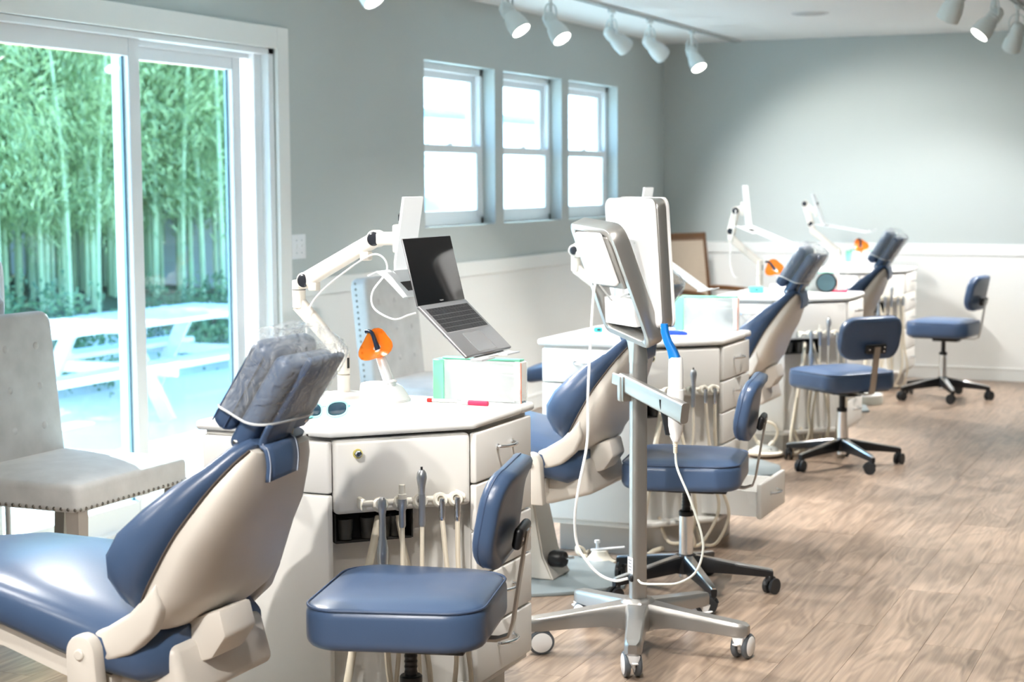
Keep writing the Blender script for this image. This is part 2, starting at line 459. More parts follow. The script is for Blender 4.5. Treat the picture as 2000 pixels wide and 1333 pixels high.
# three single-hung windows
for i, (y0, y1, z0, z1) in enumerate(WINS):
    wd = bpy.data.objects.new('window_%d' % (i + 1), None); COL.objects.link(wd); struct(wd); wd.location = (XL, y0, z0)
    W, Hh = y1 - y0, z1 - z0; zm = 0.44
    bm = bmesh.new()
    xo = -0.125
    for (a, b, c, e) in ((0, 0.04, 0, Hh), (W - 0.04, W, 0, Hh), (0, W, Hh - 0.04, Hh), (0, W, 0, 0.045)):
        box(bm, (xo, (a + b) / 2, (c + e) / 2), (0.09, b - a, e - c), 0.003, seg=1)
    obj('frame', bm, m_pvc, wd)
    for nm, (c0, c1, xs) in (('sash', (zm - 0.02, Hh - 0.035, -0.135)), ('sash', (0.04, zm + 0.025, -0.098))):
        bm = bmesh.new()
        for (a, b, c, e) in ((0.035, 0.085, c0, c1), (W - 0.085, W - 0.035, c0, c1), (0.085, W - 0.085, c0, c0 + 0.045), (0.085, W - 0.085, c1 - 0.045, c1)):
            box(bm, (xs, (a + b) / 2, (c + e) / 2), (0.034, b - a, e - c), 0.003, seg=1)
        s = obj(nm, bm, m_pvc, wd)
        obj('pane', nbox((xs, W / 2, (c0 + c1) / 2), (0.005, W - 0.16, c1 - c0 - 0.085)), m_glass, s)
    bm = bmesh.new(); box(bm, (-0.076, W / 2, zm + 0.03), (0.02, 0.05, 0.012), 0.003, seg=1); obj('latch', bm, m_pvc, wd)

# switch plate on the wall by the door
t = thing('light_switch', 'white four-way wall switch plate beside the sliding door casing', 'switch', (XL + 0.0005, 6.886, 1.146))
obj('plate', nbox((0.003, 0, 0), (0.006, 0.125, 0.118), 0.002), m_pvc, t)
for k in (-1, 1): obj('toggle', nbox((0.010, 0.023 * k, 0), (0.012, 0.010, 0.022), 0.002, rot=(0, 0.4, 0)), m_pvc, t)
for k in (-1, 1):
    for s in (-1, 1): bm = bmesh.new(); cyl(bm, (0.005, 0.023 * k, 0.03 * s), (0.0072, 0.023 * k, 0.03 * s), 0.003, n=8); obj('screw', bm, m_seal, t)

# round ceiling speaker
t = thing('ceiling_speaker', 'round flat white speaker grille set in the ceiling', 'speaker', (-2.57, 10.5, H))
bm = bmesh.new(); lathe(bm, [(0, -0.006), (0.098, -0.006), (0.102, -0.004), (0.112, -0.006), (0.12, -0.001), (0.12, 0.0), (0, 0.0)], n=40); obj('bezel', bm, mat('speaker_white', (205, 208, 208), 0.6), t)
bm = bmesh.new(); lathe(bm, [(0, -0.0085), (0.09, -0.0085), (0.097, -0.006)], n=40); obj('grille', bm, mat('speaker_grille', (188, 190, 190), 0.8, bump=0.6, bscale=500), t)

# ------------------------------------------------------------------ track lights
m_lamp = mat('lamp_white', (214, 222, 222), 0.4, var=0.01)
m_glow = mat('lamp_glow', (255, 252, 245), 0.5, emit=(255, 248, 235), estr=14.0)
m_track = mat('track_white', (196, 202, 202), 0.5)
def track(x, y0, y1, label):
    t = thing('lighting_track', label, 'track light', (x, y0, H))
    obj('rail', nbox((0, (y1 - y0) / 2, -0.010), (0.034, y1 - y0, 0.019), 0.002, seg=1), m_track, t)
    obj('slot', nbox((0, (y1 - y0) / 2, -0.0195), (0.014, y1 - y0 - 0.04, 0.003)), mat('track_slot', (110, 118, 120), 0.6), t)
    obj('end_cap', nbox((0, y1 - y0 + 0.01, -0.012), (0.038, 0.03, 0.023), 0.003, seg=1), m_track, t)
    return t
def head_parts():
    """spot head along -Z from the pivot: returns meshes built once"""
    bm = bmesh.new()
    lathe(bm, [(0, 0.052), (0.020, 0.05), (0.034, 0.035), (0.038, 0.01), (0.037, -0.03), (0.045, -0.045), (0.054, -0.085), (0.0555, -0.12), (0.0555, -0.135), (0.050, -0.135), (0.047, -0.112), (0, -0.112)], n=28)
    for z in (0.0, -0.016): lathe(bm, [(0.0375, z - 0.003), (0.0405, z - 0.002), (0.0405, z + 0.002), (0.0375, z + 0.003)], n=28)
    shell = obj('shade', bm, m_lamp); COL.objects.unlink(shell)
    bm = bmesh.new(); lathe(bm, [(0, -0.128), (0.040, -0.129), (0.048, -0.131), (0.048, -0.113), (0, -0.1125)], n=28)
    g = obj('lamp_glass', bm, m_glow); COL.objects.unlink(g)
    bm = bmesh.new()
    tube(bm, [(-0.046, 0, -0.01), (-0.047, 0, 0.045), (-0.03, 0, 0.075), (0, 0, 0.082), (0.03, 0, 0.075), (0.047, 0, 0.045), (0.046, 0, -0.01)], 0.0055, n=6, k=4)
    y = obj('yoke', bm, m_lamp); COL.objects.unlink(y)
    bm = bmesh.new(); cyl(bm, (0, 0, 0.10), (0, 0, 0.0), 0.010, n=10); box(bm, (0, 0, 0.118), (0.028, 0.075, 0.024), 0.004); 
    s = obj('stem', bm, m_lamp); COL.objects.unlink(s)
    return shell, g, y, s
HP = head_parts()
HG = 'track spotlights on the ceiling rails'
def spot_head(x, y, aim, label, power=1.0, cone=78):
    """aim: unit vector the lamp looks along"""
    t = thing('track_spotlight', label, 'spotlight', (x, y, H - 0.15), group=HG)
    a = Vector(aim).normalized()
    q = (-a).to_track_quat('Z', 'Y')
    st = link_copy(HP[3], t, (0, 0, 0))
    yo = link_copy(HP[2], t, (0, 0, -0.01)); yo.rotation_euler = (0, 0, q.to_euler().z)
    sh = link_copy(HP[0], t, (0, 0, -0.02)); sh.rotation_euler = q.to_euler()
    gl = link_copy(HP[1], sh)
    L = bpy.data.lights.new('spot', 'SPOT'); L.energy = LAMP_W * power; L.color = LAMP_COL
    L.spot_size = math.radians(cone); L.spot_blend = 0.55; L.shadow_soft_size = 0.028
    lo = bpy.data.objects.new('spot_beam', L); COL.objects.link(lo); lo.parent = t
    lo.location = Vector((0, 0, -0.02)) + a * 0.137; lo.rotation_euler = q.to_euler()
    return t
T1, T2 = -3.54, -1.29
track(T1, -3.0, 12.22, 'white ceiling track running above the window wall')
track(T2, -3.0, 12.22, 'white ceiling track above the aisle, at the right edge')
for (x, y, aim, lb, pw) in (
    (T1, 7.98, (0.62, -0.10, -0.78), 'track spotlight cut by the top edge, leftmost lit lamp above the windows', 1.0),
    (T1, 8.56, (0.60, -0.20, -0.77), 'second track spotlight from the left, its lit face pointing right', 1.0),
    (T1, 9.52, (0.42, 0.72, -0.55), 'track spotlight turned away, just right of the two lit ones', 0.5),
    (T1, 10.22, (0.40, 0.74, -0.55), 'track spotlight turned away, beside the last lit lamp of the row', 0.5),
    (T1, 11.10, (0.50, -0.30, -0.81), 'last lit track spotlight of the row above the back corner', 1.0),
    (T2, 9.40, (-0.55, -0.35, -0.76), 'lit track spotlight at the top right, leftmost of its three', 1.0),
    (T2, 10.35, (-0.30, 0.62, -0.72), 'track spotlight turned away at the top right, middle of three', 0.5),
    (T2, 11.70, (-0.42, -0.30, -0.86), 'lit track spotlight at the right edge in front of the back wall', 1.0)):
    spot_head(x, y, aim, lb, pw)
# lamps of the same tracks nearer to and behind the camera (out of view)
for k, y in enumerate((6.4, 5.4, 4.4, 3.2, 2.0, 0.6, -0.8, -2.2)):
    spot_head(T1, y, (0.62, 0.25 if k % 2 else -0.1, -0.75), 'track spotlight on the window-side rail, out of view toward the camera', 1.0 if y > 3 else 0.5)
for y, aim, pw in ((8.2, (-0.45, 0.30, -0.84), 0.55), (7.0, (0.15, 0.2, -0.95), 0.7), (5.9, (-0.45, 0.35, -0.82), 0.6), (4.7, (0.2, 0.3, -0.9), 0.7), (3.4, (-0.42, 0.50, -0.75), 0.6), (2.1, (0.1, 0.5, -0.85), 0.4),
                   (0.8, (-0.24, 0.80, -0.55), 1.15), (-0.6, (-0.1, 0.80, -0.55), 0.4), (-2.0, (0.1, 0.3, -0.9), 0.3)):
    spot_head(T2, y, aim, 'track spotlight on the aisle rail, out of view toward the camera', pw, 60)

# ================================================================== outdoors
m_conc = mat('patio_concrete', (226, 224, 218), 0.8, var=0.05, scale=1.5, bump=0.3)
m_bank = mat('gravel_bank', (206, 206, 196), 0.9, var=0.15, scale=3, bump=0.5, bscale=20)
GZ = -0.375
bm = bmesh.new()
prof = [(-4.34, GZ), (-9.2, GZ), (-10.4, 0.18), (-13.0, 0.32), (-24.0, 0.4)]
grid_surf(bm, [[(x, y, z) for (x, z) in prof] for y in (-6, 4, 14, 24, 40)])
o = obj('ground', bm, [m_conc, m_bank, mat('leaf_litter', (92, 100, 72), 0.95, var=0.3, scale=4, bump=0.6, bscale=12)]); struct(o)
for p in o.data.polygons:
    if p.center.x < -9.3: p.material_index = 1
    if p.center.x < -11.0: p.material_index = 2
struct(obj('path', nbox((XL - TH - 0.45, 5.7, -0.16), (0.9, 3.2, 0.24), 0.01), m_conc))

# picnic table on the patio
m_tbl = mat('pale_painted_wood', (214, 222, 226), 0.6, var=0.06, scale=8)
t = thing('picnic_table', 'long white-painted picnic table with benches on the patio outside', 'picnic table', (-8.15, 10.4, GZ))
Lh = 4.0
for k in range(5): obj('table_plank', nbox((-0.36 + 0.18 * k, 0, 0.745), (0.165, Lh, 0.04), 0.006, seg=1), m_tbl, t)
for sx in (-1, 1):
    for k in range(2): obj('bench_plank', nbox((sx * (0.50 + 0.155 * k), 0, 0.44), (0.145, Lh, 0.045), 0.006, seg=1), m_tbl, t)
for y in (-1.55, 0.1, 1.65):
    for sx in (-1, 1):
        bm = bmesh.new(); prism(bm, [(-0.06, -0.02), (0.06, -0.02), (0.06, 0.02), (-0.06, 0.02)], 0, 0.82)
        bmesh.ops.transform(bm, matrix=TR((sx * 0.62, y + 0.03 * sx, 0.0), (0, -sx * 0.50, 0)), verts=bm.verts[:]); obj('leg', bm, m_tbl, t)
    obj('brace', nbox((0, y, 0.40), (1.44, 0.04, 0.09)), m_tbl, t)
    obj('cleat', nbox((0, y, 0.70), (0.86, 0.04, 0.06)), m_tbl, t)

# bamboo grove and shrubs
def leaf_mat(name, a, b):
    if name in MATS: return MATS[name]
    m = bpy.data.materials.new(name); m.use_nodes = True
    n = m.node_tree; bs = n.nodes['Principled BSDF']; L = n.links
    tc = n.nodes.new('ShaderNodeTexCoord'); nz = n.nodes.new('ShaderNodeTexNoise'); nz.inputs['Scale'].default_value = 1.6; nz.inputs['Detail'].default_value = 5
    L.new(tc.outputs['Object'], nz.inputs['Vector'])
    cr = n.nodes.new('ShaderNodeValToRGB'); cr.color_ramp.elements[0].position = 0.3; cr.color_ramp.elements[1].position = 0.7
    cr.color_ramp.elements[0].color = (*lin(a), 1); cr.color_ramp.elements[1].color = (*lin(b), 1)
    L.new(nz.outputs['Fac'], cr.inputs[0]); L.new(cr.outputs[0], bs.inputs['Base Color'])
    bs.inputs['Roughness'].default_value = 0.45
    tr = n.nodes.new('ShaderNodeBsdfTranslucent'); L.new(cr.outputs[0], tr.inputs[0])
    mx = n.nodes.new('ShaderNodeMixShader'); mx.inputs[0].default_value = 0.35
    L.new(bs.outputs[0], mx.inputs[1]); L.new(tr.outputs[0], mx.inputs[2]); L.new(mx.outputs[0], n.nodes['Material Output'].inputs[0])
    MATS[name] = m
    return m
m_bleaf = leaf_mat('bamboo_leaf', (104, 132, 78), (204, 218, 160))
m_bush = leaf_mat('shrub_leaf', (64, 104, 70), (140, 168, 120))
m_culm = mat('bamboo_culm', (176, 194, 150), 0.4, var=0.2, scale=2)
def leaves_mesh(name, m, centres, per, spread, ln, wd, rnd):
    vs, fs = [], []
    for c in centres:
        dr = V(rnd.uniform(-1, 1), rnd.uniform(-1, 1), rnd.uniform(-0.9, -0.1)).normalized()
        for k in range(per):
            p = c + V(rnd.gauss(0, spread), rnd.gauss(0, spread), rnd.gauss(0, spread))
            dd = (dr + V(rnd.uniform(-.7, .7), rnd.uniform(-.7, .7), rnd.uniform(-.7, .5))).normalized()
            sd = dd.cross(V(rnd.uniform(-1, 1), rnd.uniform(-1, 1), rnd.uniform(-1, 1))).normalized()
            l = ln * rnd.uniform(.6, 1.3); b = len(vs)
            vs += [p, p + dd * l * .35 + sd * wd, p + dd * l - V(0, 0, l * .15), p + dd * l * .35 - sd * wd]
            fs.append((b, b + 1, b + 2, b + 3))
    me = bpy.data.meshes.new(name); me.from_pydata([tuple(v) for v in vs], [], fs); me.materials.append(m)
    return me
rb = random.Random(3)
protos = []
for q in range(6):
    h = rb.uniform(4.1, 4.7); lean = V(rb.uniform(-.4, .8), rb.uniform(-.6, .6), 0)
    path = [V(0, 0, 0)]
    for k in range(1, 9):
        t_ = k / 8; path.append(V(lean.x * t_ ** 2.2, lean.y * t_ ** 2.2, h * t_))
    bm = bmesh.new(); tube(bm, path, [0.030, 0.028, 0.024, 0.018, 0.008], n=7, k=3)
    for k in range(1, 18):
        z = h * k / 20; i0 = min(int(z / h * 8), 7); f_ = z / h * 8 - i0; p = path[i0].lerp(path[i0 + 1], f_)
        lathe(bm, [(0.028, -0.012), (0.034, 0), (0.028, 0.012)], p, (0, 0, 1), n=7)
    culm = obj('culm', bm, m_culm); COL.objects.unlink(culm)
    cs = []
    for k in range(190):
        t_ = rb.uniform(0.27, 1.0)
        i0 = min(int(t_ * 8), 7); p = path[i0].lerp(path[i0 + 1], min(1, t_ * 8 - i0))
        rr = (0.25 + 0.6 * math.sin(PI * min(1, t_ * 1.05)) ** 0.8) * rb.uniform(0.15, 1.05)
        a = rb.uniform(0, 2 * PI); cs.append(p + V(rr * math.cos(a), rr * math.sin(a), rb.uniform(-.25, .1)))
    protos.append((culm, leaves_mesh('foliage', m_bleaf, cs, 40, 0.13, 0.115, 0.011, rb)))
BG = 'bamboo beyond the patio'
spots = []
for row, (x0, n_) in enumerate(((-11.0, 15), (-11.7, 16), (-12.5, 16), (-13.4, 15))):
    for k in range(n_):
        spots.append((x0 + rb.uniform(-.45, .45), 11.6 + row * 0.9 + k * 0.56 + rb.uniform(-.25, .25)))
for i, (x, y) in enumerate(spots):
    c, f = protos[i % 6]
    t = thing('bamboo', 'tall green bamboo growing in the grove behind the glass door', 'bamboo', (x, y, 0.15 if x > -12 else 0.28), rb.uniform(0, 6.28), BG)
    s = rb.uniform(0.85, 1.15); t.scale = (s, s, s)
    for cx_, cy_ in ((0, 0), (0.22, 0.16), (-0.2, 0.24), (0.12, -0.27)): link_copy(c, t, (cx_, cy_, 0), (0, 0, cx_ * 9))
    fo = bpy.data.objects.new('foliage', f); COL.objects.link(fo); fo.parent = t
t = thing('hedge', 'dark evergreen hedge closing the view behind the bamboo', 'hedge', (-15.2, 17.8, 0.3))
cs = [V(rb.uniform(-.7, .7), rb.uniform(-7.5, 7.5), rb.uniform(0.0, 4.8)) for _ in range(1500)]
fo = bpy.data.objects.new('foliage', leaves_mesh('foliage', leaf_mat('hedge_leaf', (30, 66, 52), (78, 122, 92)), cs, 22, 0.2, 0.24, 0.05, rb)); COL.objects.link(fo); fo.parent = t; fo['kind'] = 'stuff'
bm = bmesh.new()
for k in range(11): tube(bm, [(0, -7 + 1.4 * k, 0), (0.05, -7 + 1.4 * k, 2.0), (0, -6.9 + 1.4 * k, 4.3)], [0.06, 0.03], n=6, k=2)
obj('stems', bm, mat('bark', (110, 96, 80), 0.8), t)
for i, (x, y, s, lb) in enumerate(((-9.6, 11.6, 0.62, 'round green shrub behind the picnic table, seen left of the door stile'), (-9.6, 13.9, 0.58, 'small dark green shrub behind the picnic table, right of the door stile'),
                                     (-9.6, 14.9, 0.66, 'larger round shrub behind the picnic table by the door frame'), (-9.7, 9.8, 0.6, 'pale green shrub behind the tufted chair, outside by the picnic table'))):
    t = thing('shrub', lb, 'shrub', (x, y, -0.30), group='shrubs on the patio edge')
    cs = [V(rb.gauss(0, .42), rb.gauss(0, .42), abs(rb.gauss(.38, .25))) * s / 0.6 for _ in range(170)]
    cs = [c for c in cs if c.length < 1.3 * s + .1]
    fo = bpy.data.objects.new('foliage', leaves_mesh('foliage', m_bush, cs, 16, 0.07, 0.07, 0.018, rb)); COL.objects.link(fo); fo.parent = t
    bm = bmesh.new()
    for k in range(5):
        a = k * 1.26; tube(bm, [(0, 0, 0), (0.1 * math.cos(a), 0.1 * math.sin(a), 0.2), (0.28 * math.cos(a), 0.28 * math.sin(a), 0.45)], [0.02, 0.008], n=5)
    obj('stem', bm, mat('bark', (110, 96, 80), 0.8), t)

# the pale-roofed building next door, behind the three windows
t = thing('neighbour_building', 'low white building with a pale metal roof seen through the three windows', 'building', (-9.6, 25.0, GZ))
m_side = mat('white_siding', (240, 243, 244), 0.7)
obj('wall', nbox((-2.6, 0, 0.55), (5.0, 17.0, 1.1)), m_side, t)
m_roofp = mat('pale_metal_roof', (232, 238, 240), 0.5, var=0.02)
for k in range(17): obj('roof_panel', nbox((-2.3, -8.0 + k, 2.05), (5.4, 0.985, 0.05), rot=(0, math.radians(24), 0)), m_roofp, t)  # pale roof added, sloped to catch the sun and look white
obj('ridge_cap', nbox((-4.75, 0, 3.16), (0.4, 17.2, 0.12), 0.02), mat('ridge_blue_white', (176, 214, 226), 0.6), t)
bm = bmesh.new(); prism(bm, [(-5.1, 1.1), (-0.1, 1.1), (-4.75, 3.1)], -8.4, 8.4); bmesh.ops.transform(bm, matrix=TR((0, 0, -0.06), (PI / 2, 0, 0)), verts=bm.verts[:]); obj('gable', bm, m_side, t)
# ================================================================== delivery cabinets
m_cab = mat('cabinet_white', (229, 227, 222), 0.38, var=0.012, scale=3)
m_top = mat('counter_white', (246, 246, 243), 0.28, var=0.01, scale=3)
m_kick = mat('kick_grey', (190, 186, 180), 0.55)
m_chrome = mat('chrome', (236, 238, 240), 0.2, metal=1.0, var=0.02)
m_steel = mat('brushed_steel', (176, 172, 166), 0.34, metal=1.0, var=0.05, aniso=0.4)
m_black = mat('black_plastic', (22, 23, 26), 0.4, var=0.1)
m_dark = mat('dark_recess', (34, 32, 30), 0.7, var=0.1)
m_ivory = mat('ivory_hose', (222, 212, 192), 0.45, var=0.03)
m_ivory2 = mat('ivory_plastic', (232, 226, 212), 0.4, var=0.02)
m_alu = mat('satin_aluminium', (196, 200, 204), 0.30, metal=0.9, var=0.03)
m_leather = mat('blue_vinyl', (66, 86, 116), 0.31, var=0.08, scale=9, bump=0.10, bscale=260, spec=0.55)
m_leather2 = mat('blue_vinyl_seam', (60, 78, 108), 0.45, var=0.06, bump=0.3, bscale=900)
m_shell = mat('chair_shell', (212, 206, 197), 0.36, var=0.015, scale=3)
m_seamgap = mat('gap_shadow_brown', (70, 62, 56), 0.8)

CW, CD, CC = 0.32, 0.315, 0.26
def cab_poly(off=0.0, ch=0.0):
    """outline, moved outwards by off; ch pushes only the chamfer (outwards positive)"""
    k = off * (math.sqrt(2) - 1); c = ch * math.sqrt(2)
    return [(-CW - off, -CD - off), (CW - CC + k + c, -CD - off), (CW + off, -CD + CC - k - c), (CW + off, CD + off), (-CW - off, CD + off)]
MC = Matrix.Translation((CW - CC / 2, -CD + CC / 2, 0)) @ Matrix.Rotation(PI / 4, 4, 'Z')      # chamfer frame: X along, -Y outwards
DRAWERS = [(0.132, 0.275), (0.275, 0.42), (0.42, 0.545), (0.545, 0.67), (0.67, 0.806)]
def bow_handle():
    bm = bmesh.new()
    tube(bm, [(-0.048, 0, 0), (-0.046, -0.012, 0), (-0.03, -0.025, 0), (0, -0.031, 0), (0.03, -0.025, 0), (0.046, -0.012, 0), (0.048, 0, 0)], 0.0046, n=8, k=4)
    for s in (-1, 1): cyl(bm, (0.048 * s, 0.0, 0), (0.048 * s, -0.004, 0), 0.008, n=10)
    h = obj('handle', bm, m_chrome); COL.objects.unlink(h); return h
HANDLE = bow_handle()
def front(parent, name, wd, z0, z1, M, hz=None, r=0.010):
    """a drawer or door front lying in the XZ plane of M, proud towards -Y"""
    bm = bmesh.new(); box(bm, (0, -0.009, (z0 + z1) / 2), (wd - 0.004, 0.019, z1 - z0 - 0.004), 0.006, seg=3)
    o = obj(name, bm, m_cab, parent); o.matrix_local = M
    if hz is not None: link_copy(HANDLE, o, (0, -0.018, hz))
    return o
def cabinet(label, loc, open_bottom=False):
    c = thing('delivery_cabinet', label, 'cabinet', loc, group='white corner-cut delivery cabinets')
    bm = bmesh.new(); prism(bm, cab_poly(-0.004, -0.055), 0.128, 0.8145); obj('body', bm, m_cab, c)
    bm = bmesh.new(); prism(bm, cab_poly(-0.002), 0.112, 0.13, 0.003, seg=1); obj('bottom_panel', bm, m_cab, c)
    bm = bmesh.new(); prism(bm, cab_poly(-0.05), 0.0, 0.113); obj('toe_kick', bm, m_kick, c)
    bm = bmesh.new(); prism(bm, cab_poly(0.018), 0.815, 0.84, 0.011, seg=4); obj('countertop', bm, m_top, c)
    # right side: five drawers facing +X
    MR = Matrix.Translation((CW - 0.004, CD - (2 * CD - CC) / 2, 0)) @ Matrix.Rotation(PI / 2, 4, 'Z')
    wr = 2 * CD - CC
    for i, (z0, z1) in enumerate(DRAWERS):
        M = MR
        if open_bottom and i == 0: M = Matrix.Translation((0.155, 0, 0)) @ MR
        o = front(c, 'drawer', wr, z0, z1, M, hz=(z0 + z1) / 2 + 0.012)
        if open_bottom and i == 0:
            bm = bmesh.new(); w2 = wr - 0.03
            for (cx, cy, sx, sy, cz, sz) in ((-w2 / 2, 0.14, 0.012, 0.28, z0 + 0.06, 0.10), (w2 / 2, 0.14, 0.012, 0.28, z0 + 0.06, 0.10), (0, 0.14, w2, 0.28, z0 + 0.018, 0.01)):
                box(bm, (cx, cy, cz), (sx, sy, sz))
            obj('drawer_box', bm, m_top, o)
    # front side: one drawer over a door, facing -Y
    wf = 2 * CW - CC
    MF = Matrix.Translation((-CW + wf / 2, -CD + 0.004, 0))
    front(c, 'drawer', wf, 0.67, 0.806, MF, hz=0.75)
    front(c, 'door', wf, 0.132, 0.67, MF)
    # cut corner: instrument panel, dark tray under it, rail
    bm = bmesh.new(); box(bm, (0, -0.005 + 0.022, 0.712), (0.362, 0.056, 0.188), 0.012, seg=3, M=MC); obj('instrument_panel', bm, m_cab, c)
    bm = bmesh.new()
    for (cx, cy, cz, sx, sy, sz) in ((-0.075, 0.05, 0.58, 0.20, 0.004, 0.075), (-0.075, 0.03, 0.543, 0.20, 0.044, 0.004), (-0.075, 0.03, 0.6165, 0.20, 0.044, 0.003), (-0.176, 0.03, 0.58, 0.004, 0.044, 0.075), (0.027, 0.03, 0.58, 0.004, 0.044, 0.075)):
        box(bm, (cx, cy, cz), (sx, sy, sz), M=MC)
    tr = obj('tray', bm, m_dark, c)
    for k, u in enumerate((-0.145, -0.085, -0.045, -0.01)):
        bm = bmesh.new(); lathe(bm, [(0, 0.547), (0.017, 0.547), (0.021, 0.60), (0.018, 0.60), (0.016, 0.552), (0, 0.55)], (0, 0, 0), n=16)
        bmesh.ops.transform(bm, matrix=MC @ Matrix.Translation((u, 0.030, 0)), verts=bm.verts[:]); obj('cup', bm, mat('grey_cup', (74, 72, 66), 0.4), tr)
    bm = bmesh.new(); cyl(bm, (-0.128, -0.062, 0.652), (0.146, -0.062, 0.652), 0.0085, n=12, bev=0.002)
    for u in (-0.12, 0.138): box(bm, (u, -0.04, 0.648), (0.012, 0.05, 0.03), 0.003, seg=1)
    bmesh.ops.transform(bm, matrix=MC, verts=bm.verts[:]); rl = obj('instrument_rail', bm, m_ivory2, c)
    for u in HOLD:
        bm = bmesh.new()
        lathe(bm, [(0, 0.0), (0.017, 0.0), (0.0195, 0.006), (0.0195, 0.022), (0.016, 0.028), (0.010, 0.027), (0.009, 0.016), (0, 0.016)], (u, -0.052, 0.645), (0, -1, 0.25), n=20)
        bmesh.ops.transform(bm, matrix=MC, verts=bm.verts[:]); obj('holder', bm, m_ivory2, rl)
    bm = bmesh.new(); lathe(bm, [(0, 0), (0.0125, 0), (0.0125, 0.002), (0, 0.002)], (-0.127, -0.0331 + 0.022 - 0.022, 0.775), (0, -1, 0), n=20)
    bmesh.ops.transform(bm, matrix=MC, verts=bm.verts[:]); r_ = obj('port_ring', bm, mat('yellow_ring', (228, 214, 120), 0.5), c)
    bm = bmesh.new(); lathe(bm, [(0, 0), (0.0095, 0), (0.0095, 0.006), (0.006, 0.008), (0.0045, 0.008), (0.0045, 0.003), (0, 0.003)], (-0.127, -0.0351, 0.775), (0, -1, 0), n=6)
    bmesh.ops.transform(bm, matrix=MC, verts=bm.verts[:]); obj('port_nut', bm, mat('nut_steel', (150, 154, 158), 0.25, metal=1), r_, ang=20)
    return c
HOLD = (-0.080, -0.028, 0.024, 0.077, 0.118)
CABS = [(-2.14, 3.905, 0), (-2.185, 6.285, 0), (-2.255, 8.83, 0), (-2.47, 11.62, 0)]
CABN = ['nearest delivery cabinet, between the first two dental chairs', 'delivery cabinet behind the scanner stand, its bottom drawer pulled out', 'delivery cabinet behind the third dental chair and the stool with its back turned', 'farthest delivery cabinet, standing near the back wall']
for i, (lc, lb) in enumerate(zip(CABS, CABN)): cabinet(lb, lc, i == 1)

